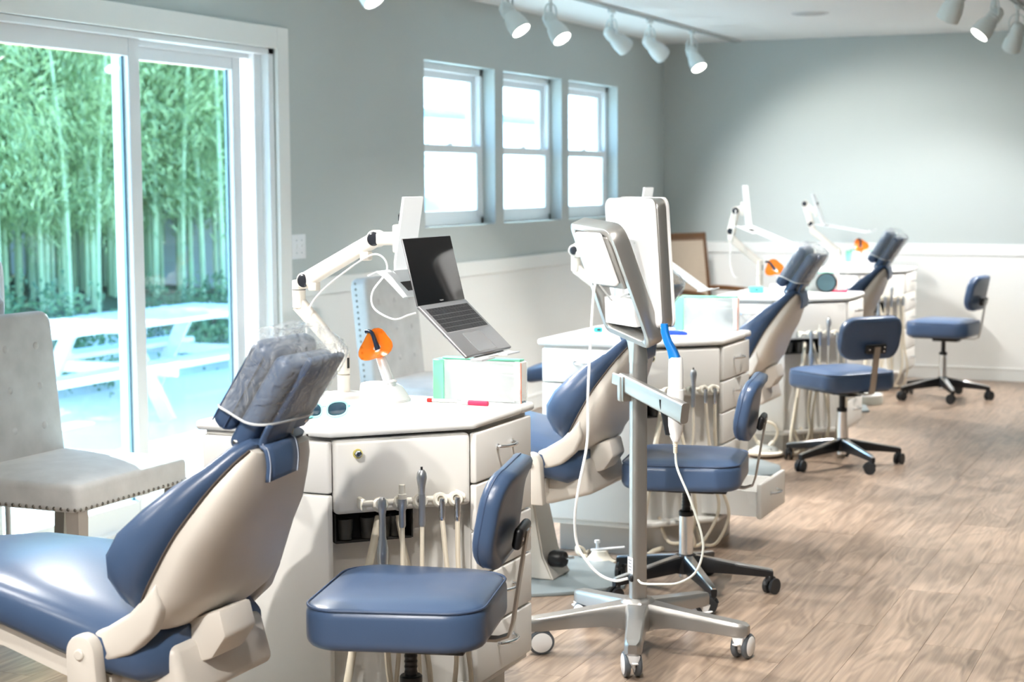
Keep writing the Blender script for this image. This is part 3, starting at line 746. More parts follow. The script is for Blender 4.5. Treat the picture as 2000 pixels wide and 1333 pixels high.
# instruments on each rail
def hand(name, label, cat, cab, u, parts, hose, hr=0.0052):
    """parts: list of (name, profile, material, tilt) turned bodies about Z; hose in the chamfer frame"""
    p = Matrix.Translation(cab) @ MC @ V(u, -0.084, 0.64)
    t = thing(name, label, cat, p, PI / 4, group='instruments hung on the cabinet rails')
    for nm, prof, m, n in parts:
        bm = bmesh.new(); lathe(bm, prof, n=n); obj(nm, bm, m, t)
    bm = bmesh.new(); tube(bm, hose, hr, n=8, k=6); obj('hose', bm, m_ivory, t)
    return t
HPG = [('hp', )]
def fl(p): return p
for i, cb in enumerate(CABS):
    where = ('on the nearest cabinet', 'on the cabinet behind the scanner stand', 'on the third cabinet', 'on the farthest cabinet')[i]
    sw = (0.0, 0.03, -0.02, 0.01)[i]
    if i != 1:
        hand('handpiece', 'silver straight handpiece hanging tip down ' + where, 'handpiece', cb, HOLD[0],
             [('head', [(0, 0.028), (0.006, 0.03), (0.0105, 0.022), (0.011, 0.0), (0.009, -0.012)], m_alu, 16),
              ('body', [(0.0085, -0.01), (0.0088, -0.07), (0.0115, -0.085), (0.0145, -0.10), (0.0145, -0.118), (0.0125, -0.14), (0.0135, -0.16), (0.0125, -0.166), (0, -0.167)], m_alu, 20)],
             [(0, 0, -0.16), (0.004, 0.002, -0.26), (0.012 + sw, 0.004, -0.40), (0.02 + sw, 0.0, -0.50), (0.0 + sw, 0.03, -0.575), (-0.03, 0.07, -0.56), (-0.04, 0.095, -0.50)], 0.0085)
        hand('saliva_ejector', 'ivory-tipped saliva ejector valve ' + where, 'suction valve', cb, HOLD[1],
             [('tip', [(0, 0.058), (0.0075, 0.058), (0.0085, 0.036), (0.0105, 0.034), (0.0105, 0.022), (0, 0.022)], m_ivory2, 14), ('valve', [(0, 0.024), (0.0115, 0.022), (0.012, 0.0), (0.0085, -0.008), (0.0085, -0.045), (0.007, -0.05), (0, -0.05)], m_alu, 16)],
             [(0, 0, -0.045), (-0.002, 0, -0.2), (-0.016 + sw, 0, -0.40), (-0.035, 0.004, -0.56), (-0.02, 0.04, -0.61), (0.0, 0.095, -0.55)], 0.0062)
    hand('air_water_syringe', 'silver air-water syringe standing tallest ' + where, 'syringe', cb, HOLD[2],
         [('head', [(0, 0.092), (0.007, 0.092), (0.012, 0.084), (0.0135, 0.072), (0.010, 0.05), (0.009, 0.03)], m_alu, 14), ('body', [(0.009, 0.032), (0.0085, 0.0), (0.0088, -0.045), (0.006, -0.052), (0, -0.052)], mat('grey_handle', (168, 172, 178), 0.3, metal=0.6), 16),
          ('nozzle', [(0, 0.100), (0.003, 0.100), (0.003, 0.09)], m_black, 8)],
         [(0, 0, -0.045), (-0.003, 0, -0.2), (-0.012 - sw, 0, -0.40), (0.01, 0.006, -0.57), (0.03, 0.05, -0.60), (0.04, 0.095, -0.55)], 0.0058)
    hand('handpiece_hose', 'ribbed chrome hose coupling, fourth on the rail ' + where, 'hose coupling', cb, HOLD[3],
         [('coupling', [(0, 0.016), (0.0075, 0.016)] + [(0.0085 if k % 2 else 0.0072, 0.012 - 0.006 * k) for k in range(8)] + [(0.0065, -0.04), (0, -0.04)], m_chrome, 14)],
         [(0, 0, -0.035), (0.012, 0, -0.16), (0.035, 0, -0.32), (0.03 + sw, 0.0, -0.46), (0.0, 0.01, -0.58), (-0.03, 0.05, -0.60), (-0.04, 0.095, -0.54)], 0.0066)
    hand('handpiece_hose', 'ribbed chrome hose coupling, rightmost on the rail ' + where, 'hose coupling', cb, HOLD[4],
         [('coupling', [(0, 0.016), (0.0075, 0.016)] + [(0.0085 if k % 2 else 0.0072, 0.012 - 0.006 * k) for k in range(9)] + [(0.0065, -0.045), (0, -0.045)], m_chrome, 14)],
         [(0, 0, -0.04), (0.002, 0, -0.18), (0.02, 0.0, -0.34), (0.035 + sw, 0.002, -0.48), (0.02, 0.012, -0.59), (-0.02, 0.06, -0.60), (-0.03, 0.095, -0.54)], 0.0066)
    # thick suction hose leaving the tray and slack loops
    p = Matrix.Translation(cb) @ MC
    bm = bmesh.new(); tube(bm, [p @ Vector(q) for q in ((-0.06, 0.015, 0.60), (-0.085, -0.02, 0.54), (-0.13, -0.055, 0.40), (-0.165, -0.075, 0.25), (-0.19, -0.08, 0.11), (-0.16, -0.05, 0.022), (-0.10, 0.0, 0.02), (-0.05, 0.03, 0.02))], 0.0105, n=10, k=8)
    tag(obj('suction_hose', bm, m_ivory), 'thick ivory suction hose slanting down from the tray ' + where, 'hose', 'thick suction hoses')
    bm = bmesh.new(); tube(bm, [p @ Vector(q) for q in ((-0.01, 0.015, 0.60), (0.0, -0.02, 0.50), (0.03, -0.045, 0.34), (0.05, -0.06, 0.16), (0.02, -0.03, 0.06), (-0.03, 0.02, 0.05), (-0.05, 0.06, 0.14))], 0.0072, n=8, k=8)
    tag(obj('supply_hose', bm, m_ivory), 'thin ivory supply hose hanging behind the instruments ' + where, 'hose', 'thin supply hoses')

# ================================================================== operator stools
def stool_proto():
    s = thing('operator_stool', 'x', 'stool')
    ol = []
    for (x, y) in rrect(0.41, 0.43, 0.085, 7):
        k = 1.0 + 0.05 * (x / 0.2); ol.append((x, y * k))
    bm = bmesh.new(); pillow(bm, ol, 0.398, 0.492, crown=0.018, edge=0.024); st = obj('seat', bm, m_leather, s, ang=60)
    bm = bmesh.new(); tube(bm, [(x * 0.985, y * 0.985, 0.487) for x, y in ol], 0.0028, n=6, closed=True, smooth=False); obj('piping', bm, m_leather2, st)
    obj('seat_board', nbox((0, 0, 0.395), (0.32, 0.34, 0.012), 0.004), m_black, s)
    obj('mechanism', nbox((-0.02, 0, 0.378), (0.17, 0.085, 0.03), 0.006), m_black, s)
    bm = bmesh.new(); cyl(bm, (0.0, -0.05, 0.388), (0.03, -0.2, 0.383), 0.005, n=8); cyl(bm, (0.03, -0.2, 0.383), (0.036, -0.235, 0.381), 0.011, n=10); obj('lever', bm, m_black, s)
    bm = bmesh.new(); cyl(bm, (0, 0, 0.28), (0, 0, 0.385), 0.0145, n=16)
    for k in range(7): lathe(bm, [(0.0145, -0.004), (0.0158, 0), (0.0145, 0.004)], (0, 0, 0.29 + k * 0.012), n=16)
    obj('gas_rod', bm, mat('dark_rod', (58, 58, 60), 0.35, metal=0.8), s)
    bm = bmesh.new(); cyl(bm, (0, 0, 0.055), (0, 0, 0.285), 0.025, n=24, bev=0.003); cl = obj('column', bm, m_chrome, s)
    bm = bmesh.new(); cyl(bm, (0, 0, 0.275), (0, 0, 0.295), 0.0265, n=24, bev=0.003); obj('collar', bm, m_black, cl)
    # base
    bm = bmesh.new(); lathe(bm, [(0, 0.075), (0.045, 0.075), (0.048, 0.09), (0.04, 0.135), (0.03, 0.14), (0, 0.14)], n=20); obj('hub', bm, m_black, s)
    lb = bmesh.new()
    secs = []
    for (r, wd, zt, hh) in ((0.02, 0.050, 0.136, 0.055), (0.10, 0.042, 0.122, 0.046), (0.20, 0.034, 0.104, 0.034), (0.285, 0.028, 0.089, 0.026), (0.305, 0.022, 0.083, 0.024)):
        secs.append([(r, y * wd / 2, zt - hh * zz) for y, zz in ((-1, 0.15), (-0.8, 0), (0.8, 0), (1, 0.15), (0.8, 1), (-0.8, 1))])
    loft(lb, secs); leg = obj('leg', lb, m_black); COL.objects.unlink(leg)
    tb = bmesh.new()
    loft(tb, [[(r, y * wd / 2, zt + dz) for y, dz in ((-1, 0), (1, 0), (0.8, 0.004), (-0.8, 0.004))] for (r, wd, zt) in ((0.03, 0.036, 0.134), (0.10, 0.032, 0.122), (0.20, 0.026, 0.104), (0.285, 0.021, 0.089), (0.303, 0.016, 0.084))])
    trim = obj('leg_trim', tb, m_chrome); COL.objects.unlink(trim)
    cb_ = bmesh.new()
    for sy in (-1, 1):
        lathe(cb_, [(0, 0), (0.018, 0.0), (0.0265, 0.004), (0.0285, 0.010), (0.0285, 0.017), (0, 0.017)], (0.012, sy * 0.003, 0.0287), (0, sy, 0), n=20)
    tube(cb_, [(0.012 + 0.031 * math.cos(a), 0, 0.0287 + 0.031 * math.sin(a)) for a in [0.1 + 0.35 * k for k in range(9)]], 0.004, n=6, k=2)
    box(cb_, (0.0, 0, 0.058), (0.022, 0.02, 0.02), 0.003, seg=1)
    cyl(cb_, (0, 0, 0.05), (0, 0, 0.085), 0.006, n=8)
    cast = obj('caster', cb_, mat('black_caster', (40, 42, 44), 0.45)); COL.objects.unlink(cast)
    for k in range(5):
        a = 2 * PI * k / 5
        l = link_copy(leg, s, rot=(0, 0, a)); link_copy(trim, l)
        link_copy(cast, s, (0.292 * math.cos(a), 0.292 * math.sin(a), 0), (0, 0, a + (0.9, 2.1, -1.1, 0.2, -2.0)[k]))
    # backrest on its steel bar
    secb = [(-0.016, -0.003), (0.016, -0.003), (0.016, 0.003), (-0.016, 0.003)]
    bm = bmesh.new(); P = [(-0.08, 0, 0.384), (-0.16, 0, 0.384), (-0.205, 0, 0.384), (-0.232, 0, 0.394), (-0.242, 0, 0.425), (-0.262, 0, 0.55), (-0.276, 0, 0.63)]
    rings = []
    for i, p in enumerate(P):
        a = V(*P[max(0, i - 1)]); b = V(*P[min(len(P) - 1, i + 1)]); d_ = (b - a).normalized(); nn = V(-d_.z, 0, d_.x)
        rings.append([V(*p) + nn * 0.003 * s2 + V(0, 0.018 * s1, 0) for s1, s2 in ((-1, -1), (1, -1), (1, 1), (-1, 1))])
    loft(bm, rings); obj('back_bar', bm, m_steel, s)
    t = bmesh.new()
    W, Hh, T = 0.365, 0.215, 0.052
    rings = []
    N = rrect(W, Hh, 0.075, 6)
    for kk, (sc, dx) in enumerate(((0.80, -0.5), (0.93, -0.47), (0.985, -0.36), (1.0, -0.15), (1.0, 0.12), (0.985, 0.32), (0.94, 0.44), (0.84, 0.50), (0.5, 0.52), (0.2, 0.52))):
        rings.append([((dx * T - 0.026 * (1 - (2 * y / W) ** 2) + 0.016), y * sc, z * sc) for y, z in N])
    loft(t, rings)
    Mb = Matrix.Translation((-0.228, 0, 0.672)) @ Matrix.Rotation(-0.20, 4, 'Y')
    bmesh.ops.transform(t, matrix=Mb, verts=t.verts[:]); bk = obj('backrest', t, m_leather, s, ang=60)
    bm = bmesh.new(); tube(bm, [Mb @ V(0.12 * T - 0.026 * (1 - (2 * y / W) ** 2) + 0.018, y * 0.995, z * 0.995) for y, z in N], 0.0022, n=6, closed=True, smooth=False); obj('piping', bm, m_leather2, bk)
    bm = bmesh.new(); box(bm, (0, 0, 0), (0.022, 0.125, 0.05), 0.010, seg=3, M=Mb @ Matrix.Translation((-0.044, 0, -0.045))); br = obj('back_bracket', bm, m_black, s)
    for y, z in ((-0.045, -0.035), (-0.045, -0.055), (0.045, -0.045)):
        bm = bmesh.new(); lathe(bm, [(0, 0.003), (0.004, 0.002), (0.005, 0), (0, 0)], Mb @ V(-0.0548, y, z), Mb.to_3x3() @ V(-1, 0, 0), n=10); obj('screw', bm, m_chrome, br)
    return s
def heading(deg):          # facing direction, degrees clockwise from +Y
    a = math.radians(deg); return math.atan2(math.cos(a), math.sin(a))
SG = 'blue operator stools on casters'
st0 = stool_proto()
STOOLS = [((-1.745, 3.36, 0), -104, 1.05, 0.4, 'nearest blue stool, pulled up to the first cabinet'),
          ((-1.775, 5.53, 0), -100, 1.0, 0.31, 'blue stool behind the scanner stand'),
          ((-1.86, 8.37, 0), -50, 1.0, 0.44, 'blue stool with the back of its backrest turned to the viewer'),
          ((-1.82, 11.20, 0), -82, 1.06, 0.07, 'farthest blue stool, in front of the white back wall')]
for i, (lc, hd, sc, ba, lb) in enumerate(STOOLS):
    s = st0 if i == 0 else dup(st0)
    s.location = lc; s.rotation_euler = (0, 0, heading(hd)); s['label'] = lb; s['group'] = SG; s.scale = (1, 1, sc)
    # turn the five-leg base on its column: ba = world angle of the first leg
    d0 = ba - heading(hd)
    k = j = 0
    for ch in s.children:
        if ch.name.startswith('leg'):
            ch.rotation_euler = (0, 0, d0 + 2 * PI * k / 5); k += 1
        elif ch.name.startswith('caster'):
            a = d0 + 2 * PI * j / 5
            ch.location = (0.292 * math.cos(a), 0.292 * math.sin(a), 0); ch.rotation_euler = (0, 0, a + (0.9, 2.1, -1.1, 0.2, -2.0)[j]); j += 1

# ================================================================== dental chairs
def chair_proto():
    c = thing('dental_chair', 'x', 'dental chair')
    NR = V(0.858, 0, -0.514)                      # rearward normal of the back
    SEAM = [(0.105, 0.56, 0.200, 0.05), (0.122, 0.60, 0.223, 0.072), (0.145, 0.645, 0.228, 0.080), (0.192, 0.735, 0.214, 0.068), (0.226, 0.79, 0.195, 0.068), (0.262, 0.845, 0.167, 0.054), (0.294, 0.888, 0.137, 0.038), (0.316, 0.914, 0.109, 0.020)]
    rings = []
    for (x, z, wd, b) in SEAM:
        r = []
        for k in range(21):
            a = PI * k / 20; r.append(V(x, -wd * math.copysign(abs(math.cos(a)) ** 0.8, math.cos(a)), z) + NR * (b * math.sin(a) ** 0.55))
        rings.append(r)
    bm = bmesh.new(); loft(bm, rings); sh = obj('back_shell', bm, m_shell, c, ang=50)
    # cushion
    PAD = [(0.108, 0.560, 0.174, 0.045), (0.114, 0.58, 0.212, 0.092), (0.126, 0.61, 0.237, 0.132), (0.142, 0.642, 0.245, 0.152), (0.168, 0.69, 0.242, 0.150), (0.203, 0.75, 0.224, 0.124), (0.239, 0.81, 0.197, 0.092), (0.272, 0.86, 0.162, 0.060), (0.302, 0.899, 0.126, 0.05), (0.323, 0.922, 0.101, 0.035)]
    rings = []
    for (x, z, wd, t) in PAD:
        r = []
        for k in range(28):
            a = 2 * PI * k / 28; ca, sa = math.cos(a), math.sin(a)
            y = wd * math.copysign(abs(ca) ** 0.55, ca); f = t / 2 + t / 2 * math.copysign(abs(sa) ** 0.6, sa)
            if sa > 0: f -= 0.34 * t * max(0, 1 - (y / wd) ** 2)
            r.append(V(x, y, z) - NR * (f - 0.004))
        rings.append(r)
    bm = bmesh.new(); loft(bm, rings); pad = obj('back_cushion', bm, m_leather, c, ang=60)
    for sgn in (-1, 1):
        bm = bmesh.new(); tube(bm, [V(x, sgn * (wd + 0.003), z) + NR * 0.001 for (x, z, wd, b) in SEAM[1:]], 0.003, n=5, k=3); obj('shell_seam', bm, m_seamgap, sh)
    # hinge arms
    for sgn in (-1, 1):
        bm = bmesh.new()
        poly = [(0.015, 0.468), (0.10, 0.500), (0.15, 0.545), (0.175, 0.60), (0.165, 0.655), (0.125, 0.612), (0.098, 0.585), (0.04, 0.55), (0.0, 0.535)]
        prism(bm, poly, -0.021, 0.021, 0.010, seg=3, M=Matrix.Translation((0, sgn * 0.212, 0)) @ Matrix.Rotation(PI / 2, 4, 'X'))
        ar = obj('hinge_arm', bm, m_shell, c)
        cap = [(-0.034 + 0.0, 0.36)] + [(0.0 + 0.036 * math.cos(a), 0.498 + 0.040 * math.sin(a)) for a in [PI - PI * k / 10 for k in range(11)]] + [(0.046, 0.36)]
        bm = bmesh.new(); prism(bm, cap, -0.018, 0.018, 0.006, seg=2, M=Matrix.Translation((0, sgn * 0.248, 0)) @ Matrix.Rotation(PI / 2, 4, 'X')); lk = obj('hinge_link', bm, m_shell, c)
        bm = bmesh.new(); lathe(bm, [(0.0115, 0), (0.0115, 0.003), (0.009, 0.005), (0, 0.005)], (0.0, sgn * 0.266, 0.498), (0, sgn, 0), n=20); obj('pivot_cap', bm, m_shell, lk)
    # seat and leg rest
    SEAT = [(0.15, 0.525, 0.180, 0.09), (0.10, 0.548, 0.219, 0.13), (0.03, 0.568, 0.236, 0.136), (-0.10, 0.600, 0.239, 0.132), (-0.25, 0.628, 0.234, 0.120), (-0.42, 0.632, 0.221, 0.110), (-0.58, 0.612, 0.207, 0.102), (-0.75, 0.580, 0.191, 0.095), (-0.93, 0.540, 0.171, 0.088), (-1.04, 0.512, 0.155, 0.08), (-1.085, 0.492, 0.135, 0.05)]
    rings = []
    for (x, z, wd, t) in SEAT:
        r = []
        for k in range(28):
            a = 2 * PI * k / 28; ca, sa = math.cos(a), math.sin(a)
            y = wd * math.copysign(abs(ca) ** 0.45, ca); f = t / 2 * math.copysign(abs(sa) ** 0.6, sa)
            r.append(V(x, y, z - t / 2 + f + (0.012 * (1 - (y / wd) ** 2) if sa > 0 else 0)))
        rings.append(r)
    bm = bmesh.new(); loft(bm, rings); obj('seat_cushion', bm, m_leather, c, ang=60)
    rings = []
    for (x, z, wd, t) in SEAT[2:9]:
        rings.append([V(x, y * wd * 0.86, z - t + dz) for y, dz in ((-1, 0.01), (-1, -0.035), (-0.7, -0.055), (0.7, -0.055), (1, -0.035), (1, 0.01))])
    bm = bmesh.new(); loft(bm, rings); obj('seat_pan', bm, m_shell, c)
    bm = bmesh.new(); box(bm, (0.085, 0, 0.425), (0.19, 0.34, 0.12), 0.02, seg=3, rot=(0, -0.28, 0)); obj('motor_housing', bm, m_shell, c)
    for sgn in (-1,):
        bm = bmesh.new()
        prism(bm, [(0.02, 0.40), (0.05, 0.385), (0.085, 0.41), (0.20, 0.455), (0.235, 0.505), (0.22, 0.56), (0.13, 0.53), (0.10, 0.47), (0.04, 0.435)], -0.09, 0.03, 0.008, seg=2, M=Matrix.Translation((0.0, sgn * 0.06, 0.01)) @ Matrix.Rotation(PI / 2, 4, 'X'))
        lb = obj('lift_bracket', bm, m_shell, c)
        bm = bmesh.new(); cyl(bm, (0.048, sgn * 0.148, 0.418), (0.048, sgn * 0.158, 0.418), 0.009, n=14); obj('bracket_pin', bm, m_steel, lb)
    # far-side armrest stub
    bm = bmesh.new(); box(bm, (0.03, 0.25, 0.47), (0.05, 0.05, 0.13), 0.012, seg=3, rot=(0, 0.25, 0)); a_ = obj('armrest', bm, m_alu, c)
    bm = bmesh.new(); box(bm, (0.015, 0.228, 0.478), (0.04, 0.03, 0.11), 0.012, seg=3, rot=(0, 0.25, 0)); obj('armrest_pad', bm, m_leather, a_)
    # pedestal and floor plate
    bm = bmesh.new()
    loft(bm, [[(cx + sx * hx, cy + sy * hy, z) for sx, sy in ((-1, -1), (1, -1), (1, 1), (-1, 1))] for (z, cx, cy, hx, hy) in ((0.012, -0.23, 0.17, 0.17, 0.085), (0.10, -0.24, 0.17, 0.135, 0.08), (0.30, -0.225, 0.16, 0.085, 0.07), (0.42, -0.20, 0.14, 0.075, 0.075), (0.52, -0.17, 0.10, 0.10, 0.10))])
    bmesh.ops.bevel(bm, geom=[e for e in bm.edges], offset=0.006, segments=2, affect='EDGES'); pd = obj('pedestal', bm, m_shell, c)
    bm = bmesh.new(); box(bm, (-0.131, 0.148, 0.345), (0.004, 0.06, 0.12), 0.001, seg=1, rot=(0, -0.20, 0)); lb2 = obj('data_label', bm, mat('label_grey', (186, 184, 178), 0.5), pd)
    for k in range(6): obj('label_line', nbox((-0.1275 - 0.0045 * (k - 3), 0.148, 0.345 + 0.017 * (k - 2.5)), (0.002, 0.044, 0.006), rot=(0, -0.20, 0)), mat('label_print', (128, 128, 124), 0.6), pd)
    bm = bmesh.new(); box(bm, (-0.118, 0.142, 0.425), (0.012, 0.055, 0.03), 0.002, seg=1); obj('port_cover', bm, mat('dull_green', (112, 128, 116), 0.4), pd)
    bm = bmesh.new(); lathe(bm, [(0, 0), (0.026, 0.002), (0.031, 0.014), (0.031, 0.05), (0.026, 0.06), (0, 0.06)], (-0.09, 0.13, 0.085), (0.9, -0.1, 0.05), n=22); kn = obj('limit_knob', bm, m_black, pd)
    bm = bmesh.new(); cyl(bm, (-0.04, 0.125, 0.088), (0.005, 0.12, 0.098), 0.005, n=8); obj('knob_pin', bm, m_chrome, kn)
    bm = bmesh.new(); prism(bm, [(-0.78, -0.10), (-0.08, -0.13), (0.04, -0.05), (0.20, 0.12), (0.13, 0.36), (-0.02, 0.50), (-0.78, 0.46)], 0.0, 0.014, 0.004, seg=2); obj('floor_plate', bm, mat('plate_grey', (150, 162, 166), 0.38, metal=0.3), c)
    # head rest: two posts, front pad, rear pad, cover flap, snaps, clear bag
    hd = V(0.55, 0, 0.835)
    hn = V(0.835, 0, -0.55)
    HB = V(0.264, 0, 0.932)
    Mh = Matrix(((hn.x, 0, hd.x, HB.x), (0, 1, 0, 0), (hn.z, 0, hd.z, HB.z), (0, 0, 0, 1)))     # local x: rearwards, y: side, z: up the rest
    for y in (-0.05, 0.05): bm = bmesh.new(); tube(bm, [(0.290, y, 0.87), (0.305, y, 0.905), Mh @ V(0.03, y, 0.05)], 0.009, n=8, k=3); obj('headrest_post', bm, m_steel, c)
    bm = bmesh.new(); box(bm, (-0.040, 0, 0.105), (0.054, 0.205, 0.215), 0.025, seg=4, M=Mh); fp = obj('front_pad', bm, m_leather, c, ang=60)
    bm = bmesh.new()
    for x in (-0.055, -0.025): tube(bm, [Mh @ V(x, y, z) for y, z in ((-0.1030, 0.01), (-0.1032, 0.10), (-0.1030, 0.19))], 0.0018, n=5, k=2)
    obj('stitching', bm, m_leather2, fp)
    bm = bmesh.new(); box(bm, (0.013, 0, 0.095), (0.044, 0.195, 0.23), 0.020, seg=4, M=Mh); rp = obj('rear_pad', bm, m_leather, c, ang=60)
    bm = bmesh.new(); box(bm, (0.041, 0.022, 0.13), (0.016, 0.140, 0.19), 0.007, seg=3, M=Mh); obj('back_panel', bm, m_leather, c, ang=60)
    fm = bmesh.new()
    path = spline([Mh @ V(0.049, 0, 0.075), Mh @ V(0.055, 0, 0.03), V(0.338, 0, 0.915), V(0.344, 0, 0.885), V(0.341, 0, 0.850)], 4)
    P = [[(q.x, -0.03 + 0.06 * k, q.z + 0.004 * k) for k in (-1, -0.5, 0, 0.5, 1)] for q in path]
    grid_surf(fm, P); f_ = obj('cover_flap', fm, m_leather, c); solidify(f_, 0.006, 0)
    for k in (-0.9, 0.9):
        sb = bmesh.new()
        for i in range(4, len(path) - 1):
            for e_ in (0.25, 0.75):
                q = path[i].lerp(path[i + 1], e_); box(sb, (q.x + 0.0036, -0.03 + 0.06 * k, q.z + 0.004 * k), (0.002, 0.0018, 0.0046))
        x_ = obj('stitching', sb, mat('pale_thread', (176, 184, 200), 0.6), f_); x_['kind'] = 'stuff'
    for p_ in ((0.012, -0.0985, 0.0), (0.050, 0.080, 0.055)):
        bm = bmesh.new(); ax = V(0, -1, 0) if p_[1] < 0 else (Mh.to_3x3() @ V(1, 0, 0)); lathe(bm, [(0, 0.003), (0.004, 0.0028), (0.0065, 0.001), (0.007, 0), (0, 0)], Mh @ V(*p_), ax, n=14); obj('snap', bm, m_chrome, c)
    # clear bag
    rb2 = random.Random(11)
    rings = []
    for (z, sx, sy, ox) in ((0.055, 0.064, 0.118, -0.008), (0.06, 0.062, 0.116, -0.008), (0.10, 0.063, 0.114, -0.008), (0.15, 0.063, 0.114, -0.008), (0.19, 0.066, 0.117, -0.008), (0.215, 0.066, 0.118, -0.008), (0.228, 0.058, 0.112, -0.008), (0.236, 0.034, 0.09, -0.008)):
        r = []
        for k in range(40):
            a = 2 * PI * k / 40; ca, sa = math.cos(a), math.sin(a)
            j = rb2.uniform(0, 0.007) if z > 0.065 else 0
            zz = z + (rb2.uniform(-.003, .010) if z > 0.2 else 0) + (0.02 * (math.cos(a)) if z < 0.065 else 0)
            r.append(Mh @ V(ox + (sx + j) * math.copysign(abs(ca) ** 0.55, ca), (sy + j) * math.copysign(abs(sa) ** 0.55, sa), zz))
        rings.append(r)
    bm = bmesh.new(); loft(bm, rings, cap=False); bm.faces.new([bm.verts[len(bm.verts) - 40 + k] for k in range(40)] if False else [v for v in list(bm.verts)[-40:]])
    bag = obj('plastic_cover', bm, film_mat('clear_film', (240, 246, 250), 0.09, 0.07, 1.0, 0.42), c, ang=80)
    bm = bmesh.new(); tube(bm, [p_ for p_ in rings[0]], 0.0028, n=6, closed=True, smooth=False); obj('elastic_hem', bm, film_mat('film_hem', (240, 244, 246), 0.6, 0.2), bag)
    return c
DG = 'blue dental chairs in a row'
dc0 = chair_proto()
DCH = [((-2.14, 2.93, 0), 0.0, 'nearest blue dental chair with the big white back shell'),
       ((-2.19, 5.37, 0), 0.0, 'blue dental chair partly hidden by the scanner stand'),
       ((-2.26, 7.82, 0), 0.0, 'third blue dental chair, in front of the third cabinet'),
       ((-2.33, 10.24, 0), 0.0, 'farthest dental chair, its bagged headrest against the back wall')]
for i, (lc, rz, lb) in enumerate(DCH):
    c = dc0 if i == 0 else dup(dc0)
    c.location = lc; c.rotation_euler = (0, 0, rz); c['label'] = lb; c['group'] = DG
# ================================================================== upholstered side chairs
m_suede = mat('grey_suede', (178, 178, 176), 0.85, var=0.26, scale=12, bump=0.25, bscale=60, sheen=0.4)
m_nail = mat('pewter_nail', (120, 116, 110), 0.3, metal=1.0)
m_cleg = mat('greywash_leg', (150, 142, 134), 0.6, var=0.12, scale=20)
def side_chair():
    c = thing('upholstered_chair', 'x', 'chair')
    ol = rrect(0.54, 0.60, 0.025, 3)
    bm = bmesh.new(); pillow(bm, ol, 0.415, 0.508, crown=0.022, edge=0.022); obj('seat', bm, m_suede, c, ang=60)
    t = bmesh.new()
    N = rrect(0.52, 0.60, 0.045, 4)
    rings = []
    for (sc, x) in ((0.93, -0.045), (0.985, -0.038), (1.0, -0.025), (1.0, 0.025), (0.985, 0.038), (0.94, 0.046), (0.5, 0.049), (0.2, 0.05)):
        rings.append([(x, y * sc, z * sc) for y, z in N])
    loft(t, rings)
    Mb = Matrix.Translation((-0.285, 0, 0.705)) @ Matrix.Rotation(-0.10, 4, 'Y')
    bmesh.ops.transform(t, matrix=Mb, verts=t.verts[:]); b = obj('backrest', t, m_suede, c, ang=60)
    for z in (-0.10, 0.04, 0.18):
        for y in (-0.155, 0.0, 0.155):
            bm = bmesh.new(); lathe(bm, [(0, 0.006), (0.008, 0.005), (0.013, 0.001), (0.014, -0.004), (0, -0.004)], Mb @ V(0.049, y, z), Mb.to_3x3() @ V(1, 0, 0), n=14); obj('button', bm, m_suede, b)
    nb = bmesh.new()
    def nail(p, d): lathe(nb, [(0, 0.0045), (0.004, 0.0035), (0.0065, 0.0)], p, d, n=8)
    for k in range(20): nail((-0.26 + 0.0273 * k, -0.3005, 0.428), (0, -1, 0)); nail((-0.26 + 0.0273 * k, 0.3005, 0.428), (0, 1, 0))
    for k in range(22): nail((0.2705, -0.287 + 0.0273 * k, 0.428), (1, 0, 0))
    for k in range(21):
        for s in (-1, 1): nail(Mb @ V(-0.012, 0.2605 * s, -0.27 + 0.0273 * k), (0, s, 0))
    n_ = obj('nailheads', nb, m_nail, c); n_['kind'] = 'stuff'
    for sx in (-1, 1):
        for sy in (-1, 1):
            bm = bmesh.new(); loft(bm, [[(sx * 0.235 + a * r + (0.03 * sx * (1 - q) if sx < 0 else 0), sy * 0.262 + e * r, z) for a, e in ((-1, -1), (1, -1), (1, 1), (-1, 1))] for (z, r, q) in ((0.0, 0.017, 0), (0.42, 0.025, 1))]); obj('leg', bm, m_cleg, c)
    return c
sc0 = side_chair()
sc0.location = (-3.60, 4.46, 0); sc0['label'] = 'tufted grey suede chair with nailhead trim at the left edge, by the glass door'; sc0['group'] = 'grey tufted side chairs'
dup(sc0, 'tufted grey suede chair against the wainscot, behind the open laptop', (-3.49, 7.08, 0))

# wood-framed chair in the back corner
c = thing('framed_armchair', 'brown wood-framed armchair with beige nailhead back in the far corner', 'armchair', (-3.80, 11.74, 0), heading(115))
m_brown = mat('walnut', (104, 70, 40), 0.45, var=0.15, scale=12)
m_beige = mat('beige_fabric', (196, 180, 162), 0.9, var=0.05, scale=20, bump=0.2)
Mb = Matrix.Translation((0, 0, 0.62)) @ Matrix.Rotation(-0.13, 4, 'Y')
bm = bmesh.new()
for (y0, y1, z0, z1) in ((-0.29, -0.25, -0.16, 0.45), (0.25, 0.29, -0.16, 0.45), (-0.25, 0.25, 0.405, 0.45), (-0.25, 0.25, -0.09, -0.04)): box(bm, (0, (y0 + y1) / 2, (z0 + z1) / 2), (0.035, y1 - y0, z1 - z0), 0.005, seg=1, M=Mb)
obj('back_frame', bm, m_brown, c)
bm = bmesh.new(); box(bm, (0.004, 0, 0.185), (0.05, 0.50, 0.44), 0.012, seg=3, M=Mb); bp = obj('back_panel', bm, m_beige, c)
nb = bmesh.new()
